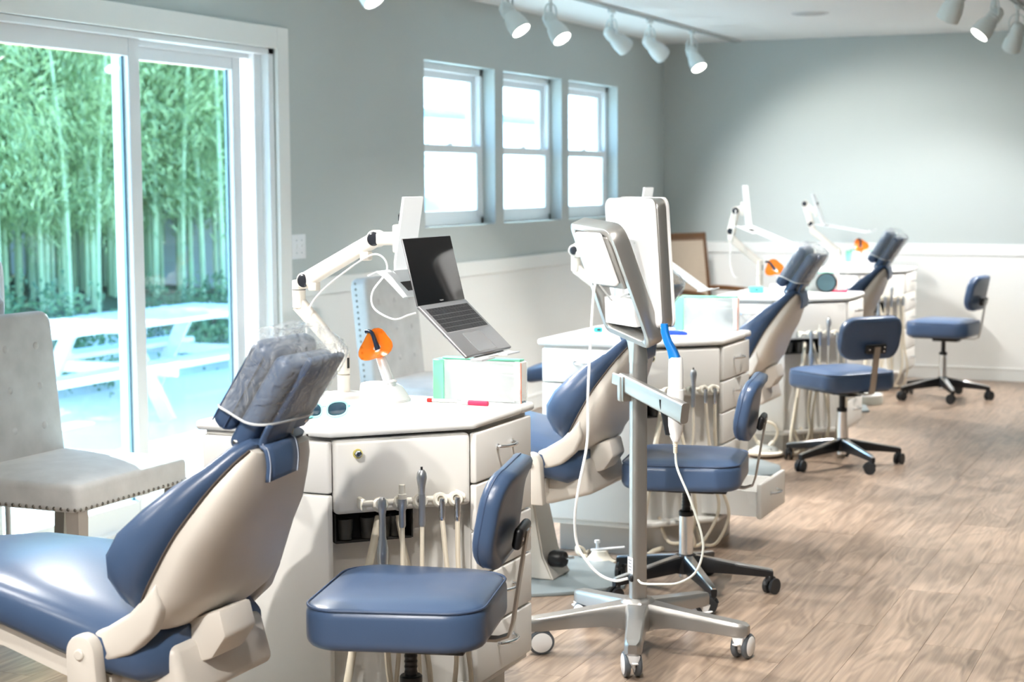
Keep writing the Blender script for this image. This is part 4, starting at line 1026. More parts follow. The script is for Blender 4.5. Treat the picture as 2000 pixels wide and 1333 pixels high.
for k in range(20):
    for s in (-1, 1): lathe(nb, [(0, 0.006), (0.008, 0.004), (0.011, 0)], Mb @ V(0.028, s * 0.243, -0.02 + 0.0222 * k), Mb.to_3x3() @ V(1, 0, 0), n=8)
    lathe(nb, [(0, 0.006), (0.008, 0.004), (0.011, 0)], Mb @ V(0.028, -0.235 + 0.0247 * k, 0.398), Mb.to_3x3() @ V(1, 0, 0), n=8)
n_ = obj('nailheads', nb, m_brown, bp); n_['kind'] = 'stuff'
bm = bmesh.new(); box(bm, (0.27, 0, 0.43), (0.50, 0.54, 0.10), 0.025, seg=3); obj('seat', bm, m_beige, c)
for s in (-1, 1):
    bm = bmesh.new(); tube(bm, [(-0.01, s * 0.27, 0.655), (0.2, s * 0.275, 0.66), (0.44, s * 0.275, 0.645), (0.46, s * 0.275, 0.60), (0.45, s * 0.27, 0.46)], 0.018, n=8); obj('armrest', bm, m_brown, c)
    for x in (0.0, 0.47): obj('leg', nbox((x, s * 0.25, 0.19), (0.04, 0.04, 0.38), 0.004, seg=1), m_brown, c)

# gooseneck of a floor lamp at the very left
c = thing('gooseneck_stand', 'thin pale curved tube rising behind the tufted chair at the left edge', 'stand', (-3.99, 4.62, 0))
bm = bmesh.new(); tube(bm, [(0, -0.02, 0.02), (0, -0.02, 0.5), (0, -0.02, 0.98), (0, -0.028, 1.045), (0, -0.065, 1.085), (0, -0.13, 1.09)], 0.011, n=10); obj('pole', bm, mat('pale_metal', (206, 208, 210), 0.3, metal=0.5), c)
bm = bmesh.new(); lathe(bm, [(0, 0), (0.10, 0), (0.10, 0.012), (0.03, 0.02), (0.012, 0.03), (0, 0.03)], (0, -0.02, 0), n=28); obj('base', bm, mat('pale_metal', (206, 208, 210), 0.3, metal=0.5), c)

# ================================================================== laptop arms
m_arm = mat('arm_ivory', (222, 216, 206), 0.35, var=0.02)
m_plate = mat('holder_aluminium', (212, 216, 218), 0.35, metal=0.25, var=0.02)
m_cable = mat('white_cable', (238, 238, 236), 0.4)
m_knob = mat('knob_black', (38, 40, 46), 0.25)
def bar(p0, p1, w0, h0, w1=None, h1=None, up=V(0, 0, 1)):
    """rounded bar between two points"""
    p0, p1 = Vector(p0), Vector(p1); d_ = (p1 - p0).normalized(); s = d_.cross(up).normalized(); u = s.cross(d_)
    w1 = w1 or w0; h1 = h1 or h0; bm = bmesh.new()
    loft(bm, [[p + s * a + u * b for a, b in rrect(w_, h_, min(w_, h_) * 0.32, 3)] for p, w_, h_ in ((p0, w0, h0), (p1, w1, h1))])
    return bm
def laptop_arm(label, base, ptop, e0, e1, v0, plate_b, plate_t, tray0, tray1, ty, cable, straight=False):
    """world points; ty = (y0, y1) width of the tray"""
    B = Vector(base); t = thing('laptop_mount', label, 'laptop mount', B, group='white jointed laptop arms on the cabinets')
    L = lambda p: Vector(p) - B
    bm = bmesh.new(); lathe(bm, [(0, 0), (0.060, 0), (0.060, 0.009), (0.055, 0.013), (0.024, 0.016), (0, 0.016)], n=36); obj('base', bm, mat('arm_base', (214, 212, 208), 0.3), t)
    bm = bmesh.new(); h = L(ptop).z; cyl(bm, (0, 0, 0.012), (0, 0, h * 0.55), 0.018, n=24); lathe(bm, [(0.0182, h * 0.55 - 0.001), (0.0186, h * 0.55), (0.0182, h * 0.55 + 0.001)], n=24)
    cyl(bm, (0, 0, h * 0.56), (0, 0, h + 0.022), 0.018, n=24, bev=0.004); pl = obj('pole', bm, m_arm, t)
    obj('pole_slot', nbox((0.0175, -0.004, h * 0.86), (0.003, 0.010, 0.03), 0.001, seg=1), m_dark, pl)
    P0, E0, E1, V0 = L(ptop), L(e0), L(e1), L(v0)
    obj('lower_arm', bar(P0 + V(0, 0, 0.004), E0, 0.028, 0.036, 0.028, 0.046), m_arm, t)
    bm = bmesh.new(); cyl(bm, E0 - V(0, 0, 0.012), (E0.x, E0.y, E1.z), 0.019, n=20, bev=0.003); el = obj('elbow', bm, m_arm, t)
    bm = bmesh.new(); z_ = (E0.z * 0.4 + E1.z * 0.6); lathe(bm, [(0.0192, -0.001), (0.0196, 0), (0.0192, 0.001)], (E0.x, E0.y, z_), n=20); obj('elbow_ring', bm, m_dark, el)
    ua = obj('upper_arm', bar(E1, V0, 0.028, 0.046, 0.028, 0.040), m_arm, t)
    for p, r in ((E1, 0.021), (V0, 0.021)):
        bm = bmesh.new(); cyl(bm, p - V(0, 0.0165, 0), p + V(0, 0.0165, 0), r * 1.12, n=24, bev=0.003); obj('joint', bm, m_arm, ua)
        bm = bmesh.new(); lathe(bm, [(0, 0.0045), (r * 0.6, 0.004), (r * 0.86, 0.002), (r * 0.92, 0), (0, 0)], p - V(0, 0.0165, 0), (0, -1, 0), n=24); obj('joint_cap', bm, m_knob, ua)
    for q in (0.12, 0.86):
        p = E1.lerp(V0, q) - V(0, 0, 0.03); obj('cable_clip', nbox(p, (0.028, 0.028, 0.026), 0.005, seg=2), m_arm, ua)
    PB, PT = L(plate_b), L(plate_t); PM = PB.lerp(PT, 0.42)
    yc = (ty[0] + ty[1]) / 2 - B.y
    tb = bmesh.new(); x_ = PM - V(0.012, 0, 0); x_.y = yc
    obj('tilt_head', bar(V0, x_ - V(0.018, 0, 0), 0.03, 0.036), m_arm, t)
    bm = bmesh.new(); box(bm, x_ - V(0.006, 0, 0), (0.022, 0.07, 0.075), 0.006, seg=2); th = obj('mount_plate', bm, m_arm, t)
    bm = bmesh.new(); cyl(bm, x_ + V(-0.004, 0, 0.045), x_ + V(-0.004, 0, 0.066), 0.010, n=14, bev=0.002); obj('tilt_knob', bm, m_knob, th)
    # upright plate + tray: one bent sheet
    T0, T1 = L(tray0), L(tray1); e = (T1 - T0); e.y = 0; e.normalize(); nn = V(-e.z, 0, e.x)
    up = (PT - PB); up.y = 0; up.normalize(); un = V(up.z, 0, -up.x)
    def sheet(pts, y0, y1, th_=0.005):
        b2 = bmesh.new(); R = []
        for i, p in enumerate(pts):
            a = pts[max(0, i - 1)]; c_ = pts[min(len(pts) - 1, i + 1)]; dd = (c_ - a).normalized(); n2 = V(-dd.z, 0, dd.x)
            R.append([V(p.x, y0, p.z) - n2 * th_ / 2, V(p.x, y1, p.z) - n2 * th_ / 2, V(p.x, y1, p.z) + n2 * th_ / 2, V(p.x, y0, p.z) + n2 * th_ / 2])
        loft(b2, R); return b2
    y0, y1 = ty[0] - B.y, ty[1] - B.y
    obj('upright_plate', sheet([PT, PB.lerp(PT, 0.1), PB + e * 0.004, PB + e * 0.02], yc - 0.055, yc + 0.055, 0.007), m_plate, t)
    tr = obj('tray', sheet([T0 - e * 0.002 - nn * 0.02 * 0, T0 + e * 0.03, T0 + e * 0.1, T1], y0, y1, 0.004), m_plate, t)
    obj('tray_wing', sheet([T0 - V(0.038, 0, 0.008), T0 - V(0.012, 0, -0.003), T0 + e * 0.012, T0 + e * 0.09], y0 - 0.07, y0, 0.004), m_plate, tr)
    for a, b in ((y0 - 0.03, y0 + 0.05), (y1 - 0.05, y1 + 0.03)):
        obj('front_tab', sheet([T1 - e * 0.006, T1 + e * 0.008 + nn * 0.008, T1 + e * 0.020 + nn * 0.022], a, b, 0.004), m_plate, tr)
    b2 = bmesh.new(); q = T0 + e * 0.055
    box(b2, (0, 0, 0), (0.034, 0.10, 0.0064), 0.002, seg=1, M=Matrix.Translation((q.x, y0 + 0.03, q.z)) @ Matrix.Rotation(-math.atan2(e.z, e.x), 4, 'Y')); obj('vent_slot', b2, m_dark, tr)
    if cable:
        b2 = bmesh.new(); tube(b2, [L(p) for p in cable], 0.0026, n=7, k=8); obj('cable', b2, m_cable, t)
    return t
# nearest cabinet, carrying the open laptop
HN = V(-1.934, 3.78, 1.133); ED = V(0.737, 0, -0.676)
laptop_arm('jointed laptop arm on the nearest cabinet, holding the open laptop', (-2.346, 4.122, 0.84), (-2.346, 4.122, 0.955), (-2.476, 4.10, 1.105), (-2.446, 4.09, 1.174), (-2.15, 3.965, 1.299),
           (-2.050, 3.91, 1.222), (-2.020, 3.91, 1.412), HN + V(0, 0, -0.006) - ED * 0.135, HN + V(0, 0, -0.010) + ED * 0.188, (3.84, 4.02),
           [(-2.43, 4.07, 0.985), (-2.43, 4.06, 1.04), (-2.415, 4.05, 1.095), (-2.37, 4.04, 1.145), (-2.27, 4.0, 1.205), (-2.16, 3.95, 1.255), (-2.105, 3.92, 1.25), (-2.085, 3.90, 1.215), (-2.10, 3.85, 1.165), (-2.07, 3.80, 1.125), (-2.0, 3.775, 1.10), (-1.955, 3.772, 1.112), (-1.935, 3.775, 1.118)])
laptop_arm('jointed laptop arm on the cabinet behind the scanner screen', (-2.40, 6.50, 0.84), (-2.40, 6.50, 0.955), (-2.56, 6.46, 1.09), (-2.56, 6.45, 1.165), (-2.36, 6.40, 1.29),
           (-2.235, 6.36, 1.205), (-2.205, 6.36, 1.425), (-2.245, 6.36, 1.205), (-1.965, 6.36, 1.015), (6.29, 6.42), None)
laptop_arm('empty laptop arm with a white cable dangling, on the third cabinet', (-2.475, 9.02, 0.84), (-2.475, 9.02, 0.99), (-2.635, 9.0, 1.13), (-2.635, 9.0, 1.17), (-2.608, 9.0, 1.284),
           (-2.536, 9.0, 1.200), (-2.560, 9.0, 1.425), (-2.545, 9.0, 1.198), (-2.21, 9.0, 1.064), (8.88, 9.12),
           [(-2.60, 8.97, 1.29), (-2.61, 8.965, 1.20), (-2.625, 8.96, 1.10), (-2.63, 8.96, 1.0), (-2.615, 8.96, 0.94), (-2.60, 8.96, 0.918), (-2.585, 8.96, 0.915)])
laptop_arm('empty laptop arm on the farthest cabinet, its tray nearly level', (-2.665, 11.80, 0.84), (-2.665, 11.80, 0.95), (-2.85, 11.78, 1.09), (-2.86, 11.78, 1.14), (-2.90, 11.76, 1.285),
           (-2.765, 11.76, 1.140), (-2.84, 11.76, 1.352), (-2.775, 11.76, 1.139), (-2.44, 11.76, 1.082), (11.64, 11.88), None)

# ------------------------------------------------------------------ the laptop
m_lap = mat('space_grey', (150, 150, 152), 0.36, metal=0.7, var=0.02)
m_scr = mat('black_screen', (10, 11, 14), 0.06, var=0.05, spec=0.6)
m_key = mat('key_black', (32, 33, 36), 0.5)
Lw, Ld = 0.28, 0.187
ang = math.atan2(0.676, 0.737)
c = thing('laptop', 'open grey laptop with a dark screen held above the nearest cabinet', 'laptop', HN + V(0, Lw / 2, 0), rot=(0, 0, 0))
Ml = Matrix.Rotation(ang, 4, 'Y')                 # local X runs from the hinge to the front edge
bm = bmesh.new(); box(bm, (Ld / 2, 0, 0.0), (Ld, Lw, 0.009), 0.0035, seg=3, M=Ml); bs = obj('base', bm, m_lap, c)
obj('keyboard_well', box(bmesh.new(), (0.060, 0, 0.0042), (0.088, 0.252, 0.0012), M=Ml), mat('key_gap', (128, 128, 130), 0.5), bs)
kb = bmesh.new(); first = True
for r in range(6):
    n_ = 14 if r < 5 else 10
    dep = 0.0085 if r == 0 else 0.0132
    x = 0.0215 if r == 0 else 0.0335 + 0.0150 * (r - 1)
    y = -0.1235
    for k in range(n_):
        wk = 0.247 / n_ if r < 5 else (0.0176 if k not in (4,) else 0.247 - 9 * 0.0176)
        bmk = bmesh.new(); box(bmk, (x, y + wk / 2, 0.0052), (dep, wk - 0.0022, 0.0016), M=Ml); y += wk
        merge(kb, bmk)
ko = obj('keys', kb, m_key, bs); ko['kind'] = 'stuff'
bm = bmesh.new(); box(bm, (0.146, 0, 0.0046), (0.066, 0.112, 0.0006), 0.0002, seg=1, M=Ml); obj('trackpad', bm, mat('trackpad_grey', (160, 160, 162), 0.25, metal=0.6), bs)
sa = math.atan2(0.169, -0.042)
Ms = Matrix.Rotation(-sa, 4, 'Y')                 # local X runs from the hinge up the lid
bm = bmesh.new(); box(bm, (Ld / 2 - 0.004, 0, 0), (Ld - 0.008, Lw, 0.0045), 0.002, seg=2, M=Ms); ld = obj('lid', bm, m_lap, c)
bm = bmesh.new(); box(bm, (Ld / 2 - 0.004, 0, -0.0026), (Ld - 0.012, Lw - 0.004, 0.0008), M=Ms); obj('screen', bm, m_scr, ld)
text_obj('logo', 'MacBook', 0.0055, mat('logo_grey', (150, 150, 152), 0.4), ld, Ms @ Matrix(((0, 1, 0, 0.008), (1, 0, 0, 0), (0, 0, -1, -0.0032), (0, 0, 0, 1))), 0.0001)
bm = bmesh.new(); cyl(bm, Ml @ V(0.004, -Lw / 2 + 0.004, 0), Ml @ V(0.004, Lw / 2 - 0.004, 0), 0.0042, n=12); obj('hinge', bm, mat('hinge_dark', (60, 62, 64), 0.4, metal=0.5), c)

# ------------------------------------------------------------------ curing lights
m_org = film_mat('orange_shield', (240, 120, 20), 0.16, 0.12, 0.0, 0.35)
m_org.node_tree.nodes['Transparent BSDF'].inputs[0].default_value = (1.0, 0.58, 0.22, 1)
m_wht = mat('gloss_white', (246, 246, 246), 0.25, var=0.01)
m_teal = mat('teal_plastic', (92, 196, 200), 0.35, var=0.05)
def curing_light(label, loc, rz, lean):
    """white charging cradle with the wand leaning out of it"""
    t = thing('curing_light_charger', label.replace('curing light', 'charging cradle').replace('with an orange shield', 'for the curing light'), 'charger', loc, rz)
    bm = bmesh.new()
    loft(bm, [[(x, y, z) for x, y in pts] for z, pts in ((0.0, rrect(0.145, 0.095, 0.035, 5)), (0.006, rrect(0.148, 0.098, 0.036, 5)), (0.040, [(x * 0.80 - 0.014, y * 0.90) for x, y in rrect(0.145, 0.095, 0.035, 5)]), (0.048, [(x * 0.66 - 0.022, y * 0.76) for x, y in rrect(0.145, 0.095, 0.035, 5)]))])
    obj('cradle', bm, m_wht, t, ang=50)
    bm = bmesh.new(); lathe(bm, [(0.019, 0), (0.021, 0.004), (0.017, 0.008)], (0.022, 0, 0.047), (lean.x, lean.y, lean.z), n=20); obj('socket_ring', bm, m_wht, t)
    w = thing('curing_light', label, 'curing light', Vector(loc), rz)
    O = V(0.030, 0, 0.026); d_ = lean.normalized()
    P = lambda s: O + d_ * s
    bm = bmesh.new(); tube(bm, [P(0), P(0.03), P(0.08), P(0.125)], [0.0145, 0.016, 0.015, 0.012], n=14, k=4); obj('body', bm, mat('pearl_body', (224, 226, 226), 0.25, metal=0.35), w)
    bm = bmesh.new(); lathe(bm, [(0, 0.003), (0.005, 0.003), (0.0065, 0)], P(0.105) + V(0.003, -0.0115, 0.006), (0.25, -0.9, 0.4), n=14); obj('power_button', bm, m_teal, w)
    bm = bmesh.new(); tube(bm, [P(0.12), P(0.15), P(0.172), P(0.182) + V(-0.006, 0, 0.0), P(0.186) + V(-0.02, 0, -0.004)], [0.009, 0.0068, 0.006, 0.0058, 0.0065], n=12, k=4); obj('light_tip', bm, mat('navy_tip', (22, 34, 52), 0.2), w)
    t2 = bmesh.new(); R_ = []
    for k in range(26):
        a = 2 * PI * k / 26; rr = 0.050 * (1 + 0.14 * math.cos(3 * a + 0.6)); R_.append((rr * math.cos(a), rr * math.sin(a)))
    loft(t2, [[(x * s, y * s, z) for x, y in R_] for s, z in ((0.22, 0.0), (0.6, 0.003), (1.0, 0.010), (1.0, 0.0125), (0.6, 0.0055), (0.22, 0.0025))], cap=False)
    tgt = (d_ * 0.45 + V(0.35, -0.75, 0.1)).normalized()
    q = tgt.to_track_quat('Z', 'Y').to_matrix().to_4x4(); q.translation = P(0.135)
    bmesh.ops.transform(t2, matrix=q, verts=t2.verts[:]); obj('shield', t2, m_org, w)
    return t
curing_light('curing light with an orange shield on the nearest cabinet', (-2.205, 4.105, 0.84), -0.25, V(-0.42, 0.0, 0.90))
curing_light('curing light with an orange shield on the third cabinet', (-2.30, 8.86, 0.84), 0.0, V(-0.62, 0.1, 0.78))
curing_light('curing light with an orange shield on the farthest cabinet', (-2.455, 11.40, 0.84), 0.0, V(0.0, 0.1, 0.98))

# ------------------------------------------------------------------ zip document wallets
m_mint = mat('mint_edge', (124, 206, 176), 0.4, var=0.05)
m_paper = mat('paper_white', (244, 244, 240), 0.8, var=0.02)
def wallet(label, loc, rz, wd, ht, zip_g=True):
    t = thing('document_wallet', label, 'document wallet', loc, rz, group='clear zip wallets standing on the cabinets')
    cl = film_mat('clear_wallet', (238, 244, 246), 0.34, 0.12)
    for y, nm in ((-0.022, 'front_sheet'), (0.022, 'back_sheet')):
        obj(nm, nbox((0, y, ht / 2), (wd, 0.0012, ht)), cl, t)
    obj('side_edge', nbox((-wd / 2 + 0.018, -0.001, ht / 2), (0.036, 0.048, ht), 0.003, seg=1), m_mint, t)
    obj('zip', nbox((0.01, 0, ht + 0.003), (wd - 0.03, 0.03, 0.007), 0.002, seg=1), m_mint, t)
    obj('end_panel', nbox((wd / 2 - 0.012, 0, ht / 2 + 0.002), (0.022, 0.046, ht - 0.004), 0.003, seg=1), m_paper, t)
    obj('end_piping', nbox((wd / 2 + 0.0005, -0.022, ht / 2), (0.002, 0.003, ht), 0.0006, seg=1), mat('orange_piping', (232, 120, 84), 0.4), t)
    for k, (a, b) in enumerate(((0.0, 0.0), (0.02, 0.008))): obj('paper', nbox((0.012 + a, -0.004 + b, ht * 0.46), (wd * 0.72, 0.0008, ht * 0.90), rot=(0.02, 0, 0)), m_paper, t)
    obj('pocket', nbox((wd * 0.28, -0.0245, ht * 0.36), (wd * 0.30, 0.0012, ht * 0.66), 0.0004, seg=1), cl, t)
    return t
wallet('clear wallet with a mint edge standing under the open laptop', (-1.952, 4.195, 0.84), 0.0, 0.27, 0.115)
wallet('clear wallet with a green edge on the cabinet behind the scanner stand', (-2.015, 6.545, 0.84), 0.10, 0.26, 0.135)
wallet('pale clear wallet on the third cabinet, behind its bagged headrest', (-2.16, 9.09, 0.84), 0.0, 0.22, 0.10)
wallet('pale clear wallet on the farthest cabinet', (-2.50, 11.82, 0.84), 0.0, 0.22, 0.11)

# ------------------------------------------------------------------ small things on the tops
t = thing('sunglasses', 'white-framed sunglasses with dark lenses lying on the nearest cabinet', 'sunglasses', (-2.185, 3.735, 0.84), 0.55)
for s in (-1, 1):
    ol = [(s * 0.033 + 0.027 * math.copysign(abs(math.cos(a)) ** 0.8, math.cos(a)), 0.020 * math.copysign(abs(math.sin(a)) ** 0.8, math.sin(a)) + 0.003 * math.cos(a) * s) for a in [2 * PI * k / 22 for k in range(22)]]
    Mg = Matrix.Translation((0, 0, 0.0225)) @ Matrix.Rotation(PI / 2 - 0.25, 4, 'X') @ Matrix.Rotation(0.0, 4, 'Z')
    bm = bmesh.new(); tube(bm, [Mg @ V(x, y, 0.004 * abs(x) * 10) for x, y in ol], 0.0034, n=6, closed=True, smooth=False); obj('rim', bm, mat('frost_frame', (158, 222, 226), 0.25), t)
    bm = bmesh.new(); vs = [bm.verts.new(Mg @ V(x, y, 0.004 * abs(x) * 10)) for x, y in ol]; bm.faces.new(vs); ln = obj('lens', bm, mat('smoke_lens', (42, 62, 78), 0.08, spec=0.7), t); solidify(ln, 0.0012, 0)
    bm = bmesh.new(); tube(bm, [(s * 0.062, 0.0, 0.028), (s * 0.066, 0.03, 0.026), (s * 0.062, 0.09, 0.018), (s * 0.05, 0.125, 0.004)], 0.0028, n=6); obj('temple', bm, m_teal, t)
bm = bmesh.new(); tube(bm, [(-0.008, 0.003, 0.026), (0, 0.005, 0.030), (0.008, 0.003, 0.026)], 0.0024, n=6); obj('bridge', bm, mat('frost_frame', (158, 222, 226), 0.25), t)
bm = bmesh.new(); rw = random.Random(5)
P = [[(0.02 * i - 0.05, 0.02 * j - 0.03, 0.0025 + rw.uniform(0, 0.004)) for j in range(4)] for i in range(6)]
grid_surf(bm, P); o = obj('cleaning_cloth', bm, mat('teal_cloth', (132, 218, 222), 0.85), None, loc=(-2.255, 3.70, 0.84)); solidify(o, 0.0015, 0); tag(o, 'small turquoise cloth under the sunglasses', 'cloth')
def pen(label, a, b, m, capm, caplen, r=0.0048):
    a, b = Vector(a), Vector(b); t = thing('marker_pen', label, 'pen', a); d_ = b - a
    bm = bmesh.new(); cyl(bm, (0, 0, 0), d_, r, n=12, bev=0.001); obj('barrel', bm, m, t)
    bm = bmesh.new(); cyl(bm, d_ * (1 - caplen), d_ * 1.02, r * 1.18, n=12, bev=0.001); obj('cap', bm, capm, t)
m_pink = mat('pink_cap', (226, 52, 96), 0.4); m_red = mat('red_cap', (200, 44, 40), 0.4)
pen('white marker with a pink cap in front of the mint-edged wallet', (-1.965, 4.10, 0.8462), (-1.885, 4.10, 0.8462), m_wht, m_pink, 0.72, 0.006)
pen('thin white pen with a red end beside the pink-capped marker', (-1.99, 4.125, 0.8452), (-2.075, 4.115, 0.8452), m_wht, m_red, 0.16)
pen('magenta pen on the third cabinet by the clear wallet', (-2.08, 9.03, 0.846), (-1.99, 9.03, 0.846), m_pink, m_pink, 0.3, 0.006)
def clip_box(label, loc, rz, m, s=(0.05, 0.03, 0.022)):
    t = thing('bite_block_case', label, 'case', loc, rz)
    obj('shell', nbox((0, 0, s[2] / 2), s, 0.006, seg=3), m, t); obj('latch', nbox((0, -s[1] / 2, s[2] * 0.55), (0.014, 0.004, 0.008), 0.001, seg=1), m_dark, t)
clip_box('teal hinged case on the cabinet beyond the scanner ring', (-2.40, 6.30, 0.84), 0.6, mat('teal_case', (40, 168, 176), 0.3), (0.034, 0.026, 0.02))
clip_box('teal eyewear case on the third cabinet', (-2.44, 8.82, 0.84), 0.4, m_teal, (0.075, 0.05, 0.035))
bm = bmesh.new(); pillow(bm, [(0.045 * math.cos(a) + 0.02 * math.cos(a) ** 3, 0.02 * math.sin(a)) for a in [2 * PI * k / 20 for k in range(20)]], 0.0, 0.012, crown=0.006, edge=0.005)
o = obj('retainer_case', bm, mat('royal_blue', (36, 74, 226), 0.3), None, loc=(-2.085, 6.30, 0.84)); tag(o, 'flat royal blue case on the cabinet behind the scanner screen', 'case')
t = thing('tissue', 'crumpled white tissue before the green-edged wallet', 'tissue', (-2.02, 6.42, 0.84))
bm = bmesh.new(); rr = random.Random(9); rings = []
for (z, r) in ((0.0, 0.034), (0.012, 0.036), (0.026, 0.028), (0.040, 0.022), (0.052, 0.012)): rings.append([(r * (1 + rr.uniform(-.22, .22)) * math.cos(2 * PI * k / 14), r * 0.7 * (1 + rr.uniform(-.22, .22)) * math.sin(2 * PI * k / 14), z) for k in range(14)])
loft(bm, rings); obj('sheet', bm, m_paper, t, ang=20)
t = thing('round_mirror', 'dark round hand mirror leaning on the third cabinet behind the headrest', 'mirror', (-2.10, 9.02, 0.84))
bm = bmesh.new(); lathe(bm, [(0, 0), (0.055, 0), (0.058, 0.004), (0.055, 0.009), (0.05, 0.008), (0, 0.008)], (0, 0.0, 0.05), (0.1, -0.95, 0.35), n=28); obj('rim', bm, m_black, t)
bm = bmesh.new(); lathe(bm, [(0, 0.0085), (0.049, 0.0085)], (0, 0.0, 0.05), (0.1, -0.95, 0.35), n=28); obj('mirror_glass', bm, mat('mirror_blue', (110, 140, 150), 0.1, metal=0.8), t)
t = thing('tissue_box', 'white box on the farthest cabinet beside the orange shield', 'box', (-2.33, 11.42, 0.84), 0.2)
obj('carton', nbox((0, 0, 0.03), (0.12, 0.10, 0.06), 0.003, seg=1), m_wht, t); obj('flap', nbox((0, 0.05, 0.065), (0.12, 0.002, 0.03), rot=(0.4, 0, 0)), m_wht, t)

# foot controls on the floor
def foot_control(label, loc, rz):
    t = thing('foot_control', label, 'foot pedal', loc, rz, group='disc foot controls with a carrying hoop')
    bm = bmesh.new(); lathe(bm, [(0, 0.0), (0.088, 0.0), (0.094, 0.006), (0.094, 0.014), (0.086, 0.018), (0, 0.018)], n=36); obj('disc', bm, m_ivory2, t)
    bm = bmesh.new(); lathe(bm, [(0.072, 0.018), (0.068, 0.030), (0.05, 0.042), (0.02, 0.048), (0, 0.048)], n=36); obj('dome', bm, film_mat('clear_dome', (220, 226, 226), 0.35, 0.1), t)
    bm = bmesh.new(); tube(bm, [(0.02 * s_, 0, z) if False else (x, 0, z) for x, z, s_ in ((-0.022, 0.045, 0), (-0.05, 0.075, 0), (-0.062, 0.115, 0), (-0.045, 0.155, 0), (0, 0.172, 0), (0.045, 0.155, 0), (0.062, 0.115, 0), (0.05, 0.075, 0), (0.022, 0.045, 0))], 0.0075, n=10, k=5); obj('hoop', bm, m_ivory, t)
    for s_ in (-1, 1):
        bm = bmesh.new(); cyl(bm, (0.02 * s_, 0, 0.043), (0.042 * s_, 0, 0.066), 0.011, n=12, bev=0.002); obj('hoop_ferrule', bm, m_ivory2, t)
    bm = bmesh.new(); lathe(bm, [(0, 0.004), (0.006, 0.003), (0.008, 0)], (0.02, -0.066, 0.034), (0.1, -0.8, 0.6), n=12); obj('stud', bm, m_chrome, t)
    return t
foot_control('disc foot control with a hose hoop beside the third dental chair', (-2.285, 8.47, 0.015), 0.35)
t = thing('foot_switch', 'small white lever foot switch on the floor behind the scanner stand', 'foot pedal', (-2.225, 5.86, 0), 0.3)
bm = bmesh.new(); lathe(bm, [(0, 0), (0.062, 0), (0.064, 0.008), (0.05, 0.014), (0.034, 0.032), (0.03, 0.045), (0, 0.045)], n=30); obj('body', bm, m_ivory2, t)
obj('lever', nbox((0.03, 0, 0.052), (0.13, 0.022, 0.006), 0.002, rot=(0, -0.1, 0)), m_wht, t)
bm = bmesh.new(); cyl(bm, (-0.01, 0, 0.04), (-0.01, 0, 0.075), 0.005, n=10); lathe(bm, [(0, 0.086), (0.01, 0.084), (0.011, 0.074), (0, 0.073)], (-0.01, 0, 0), n=14); obj('toggle_knob', bm, m_wht, t)
bm = bmesh.new(); tube(bm, [(-0.05, 0, 0.02), (-0.085, 0.01, 0.03), (-0.09, 0.03, 0.05), (-0.07, 0.05, 0.04), (-0.06, 0.09, 0.012), (-0.05, 0.16, 0.008), (0.02, 0.22, 0.008)], 0.006, n=8); obj('tube', bm, m_ivory, t)
t = thing('foot_pad', 'low white oval foot control under the stool with its back turned', 'foot pedal', (-2.235, 10.78, 0), 0.2)
bm = bmesh.new(); lathe(bm, [(0, 0), (0.10, 0), (0.105, 0.02), (0.10, 0.052), (0.085, 0.06), (0, 0.06)], n=30); obj('body', bm, mat('pale_grey_green', (206, 210, 202), 0.5), t)
bm = bmesh.new(); lathe(bm, [(0.098, 0.05), (0.104, 0.058), (0.098, 0.066)], n=30); obj('rim', bm, m_wht, t)
# ================================================================== intra-oral scanner on its wheeled stand
SX, SY = -1.70, 4.81
RING_A = (-1.7306, 4.8072, 0.9613)
m_sil = mat('silver_paint', (164, 162, 158), 0.32, metal=0.75, var=0.02)
m_cast = mat('caster_grey', (92, 98, 104), 0.45)
sc = thing('scanner_stand', 'silver wheeled scanner stand with a white screen and a ring-shaped head', 'scanner', (SX, SY, 0))
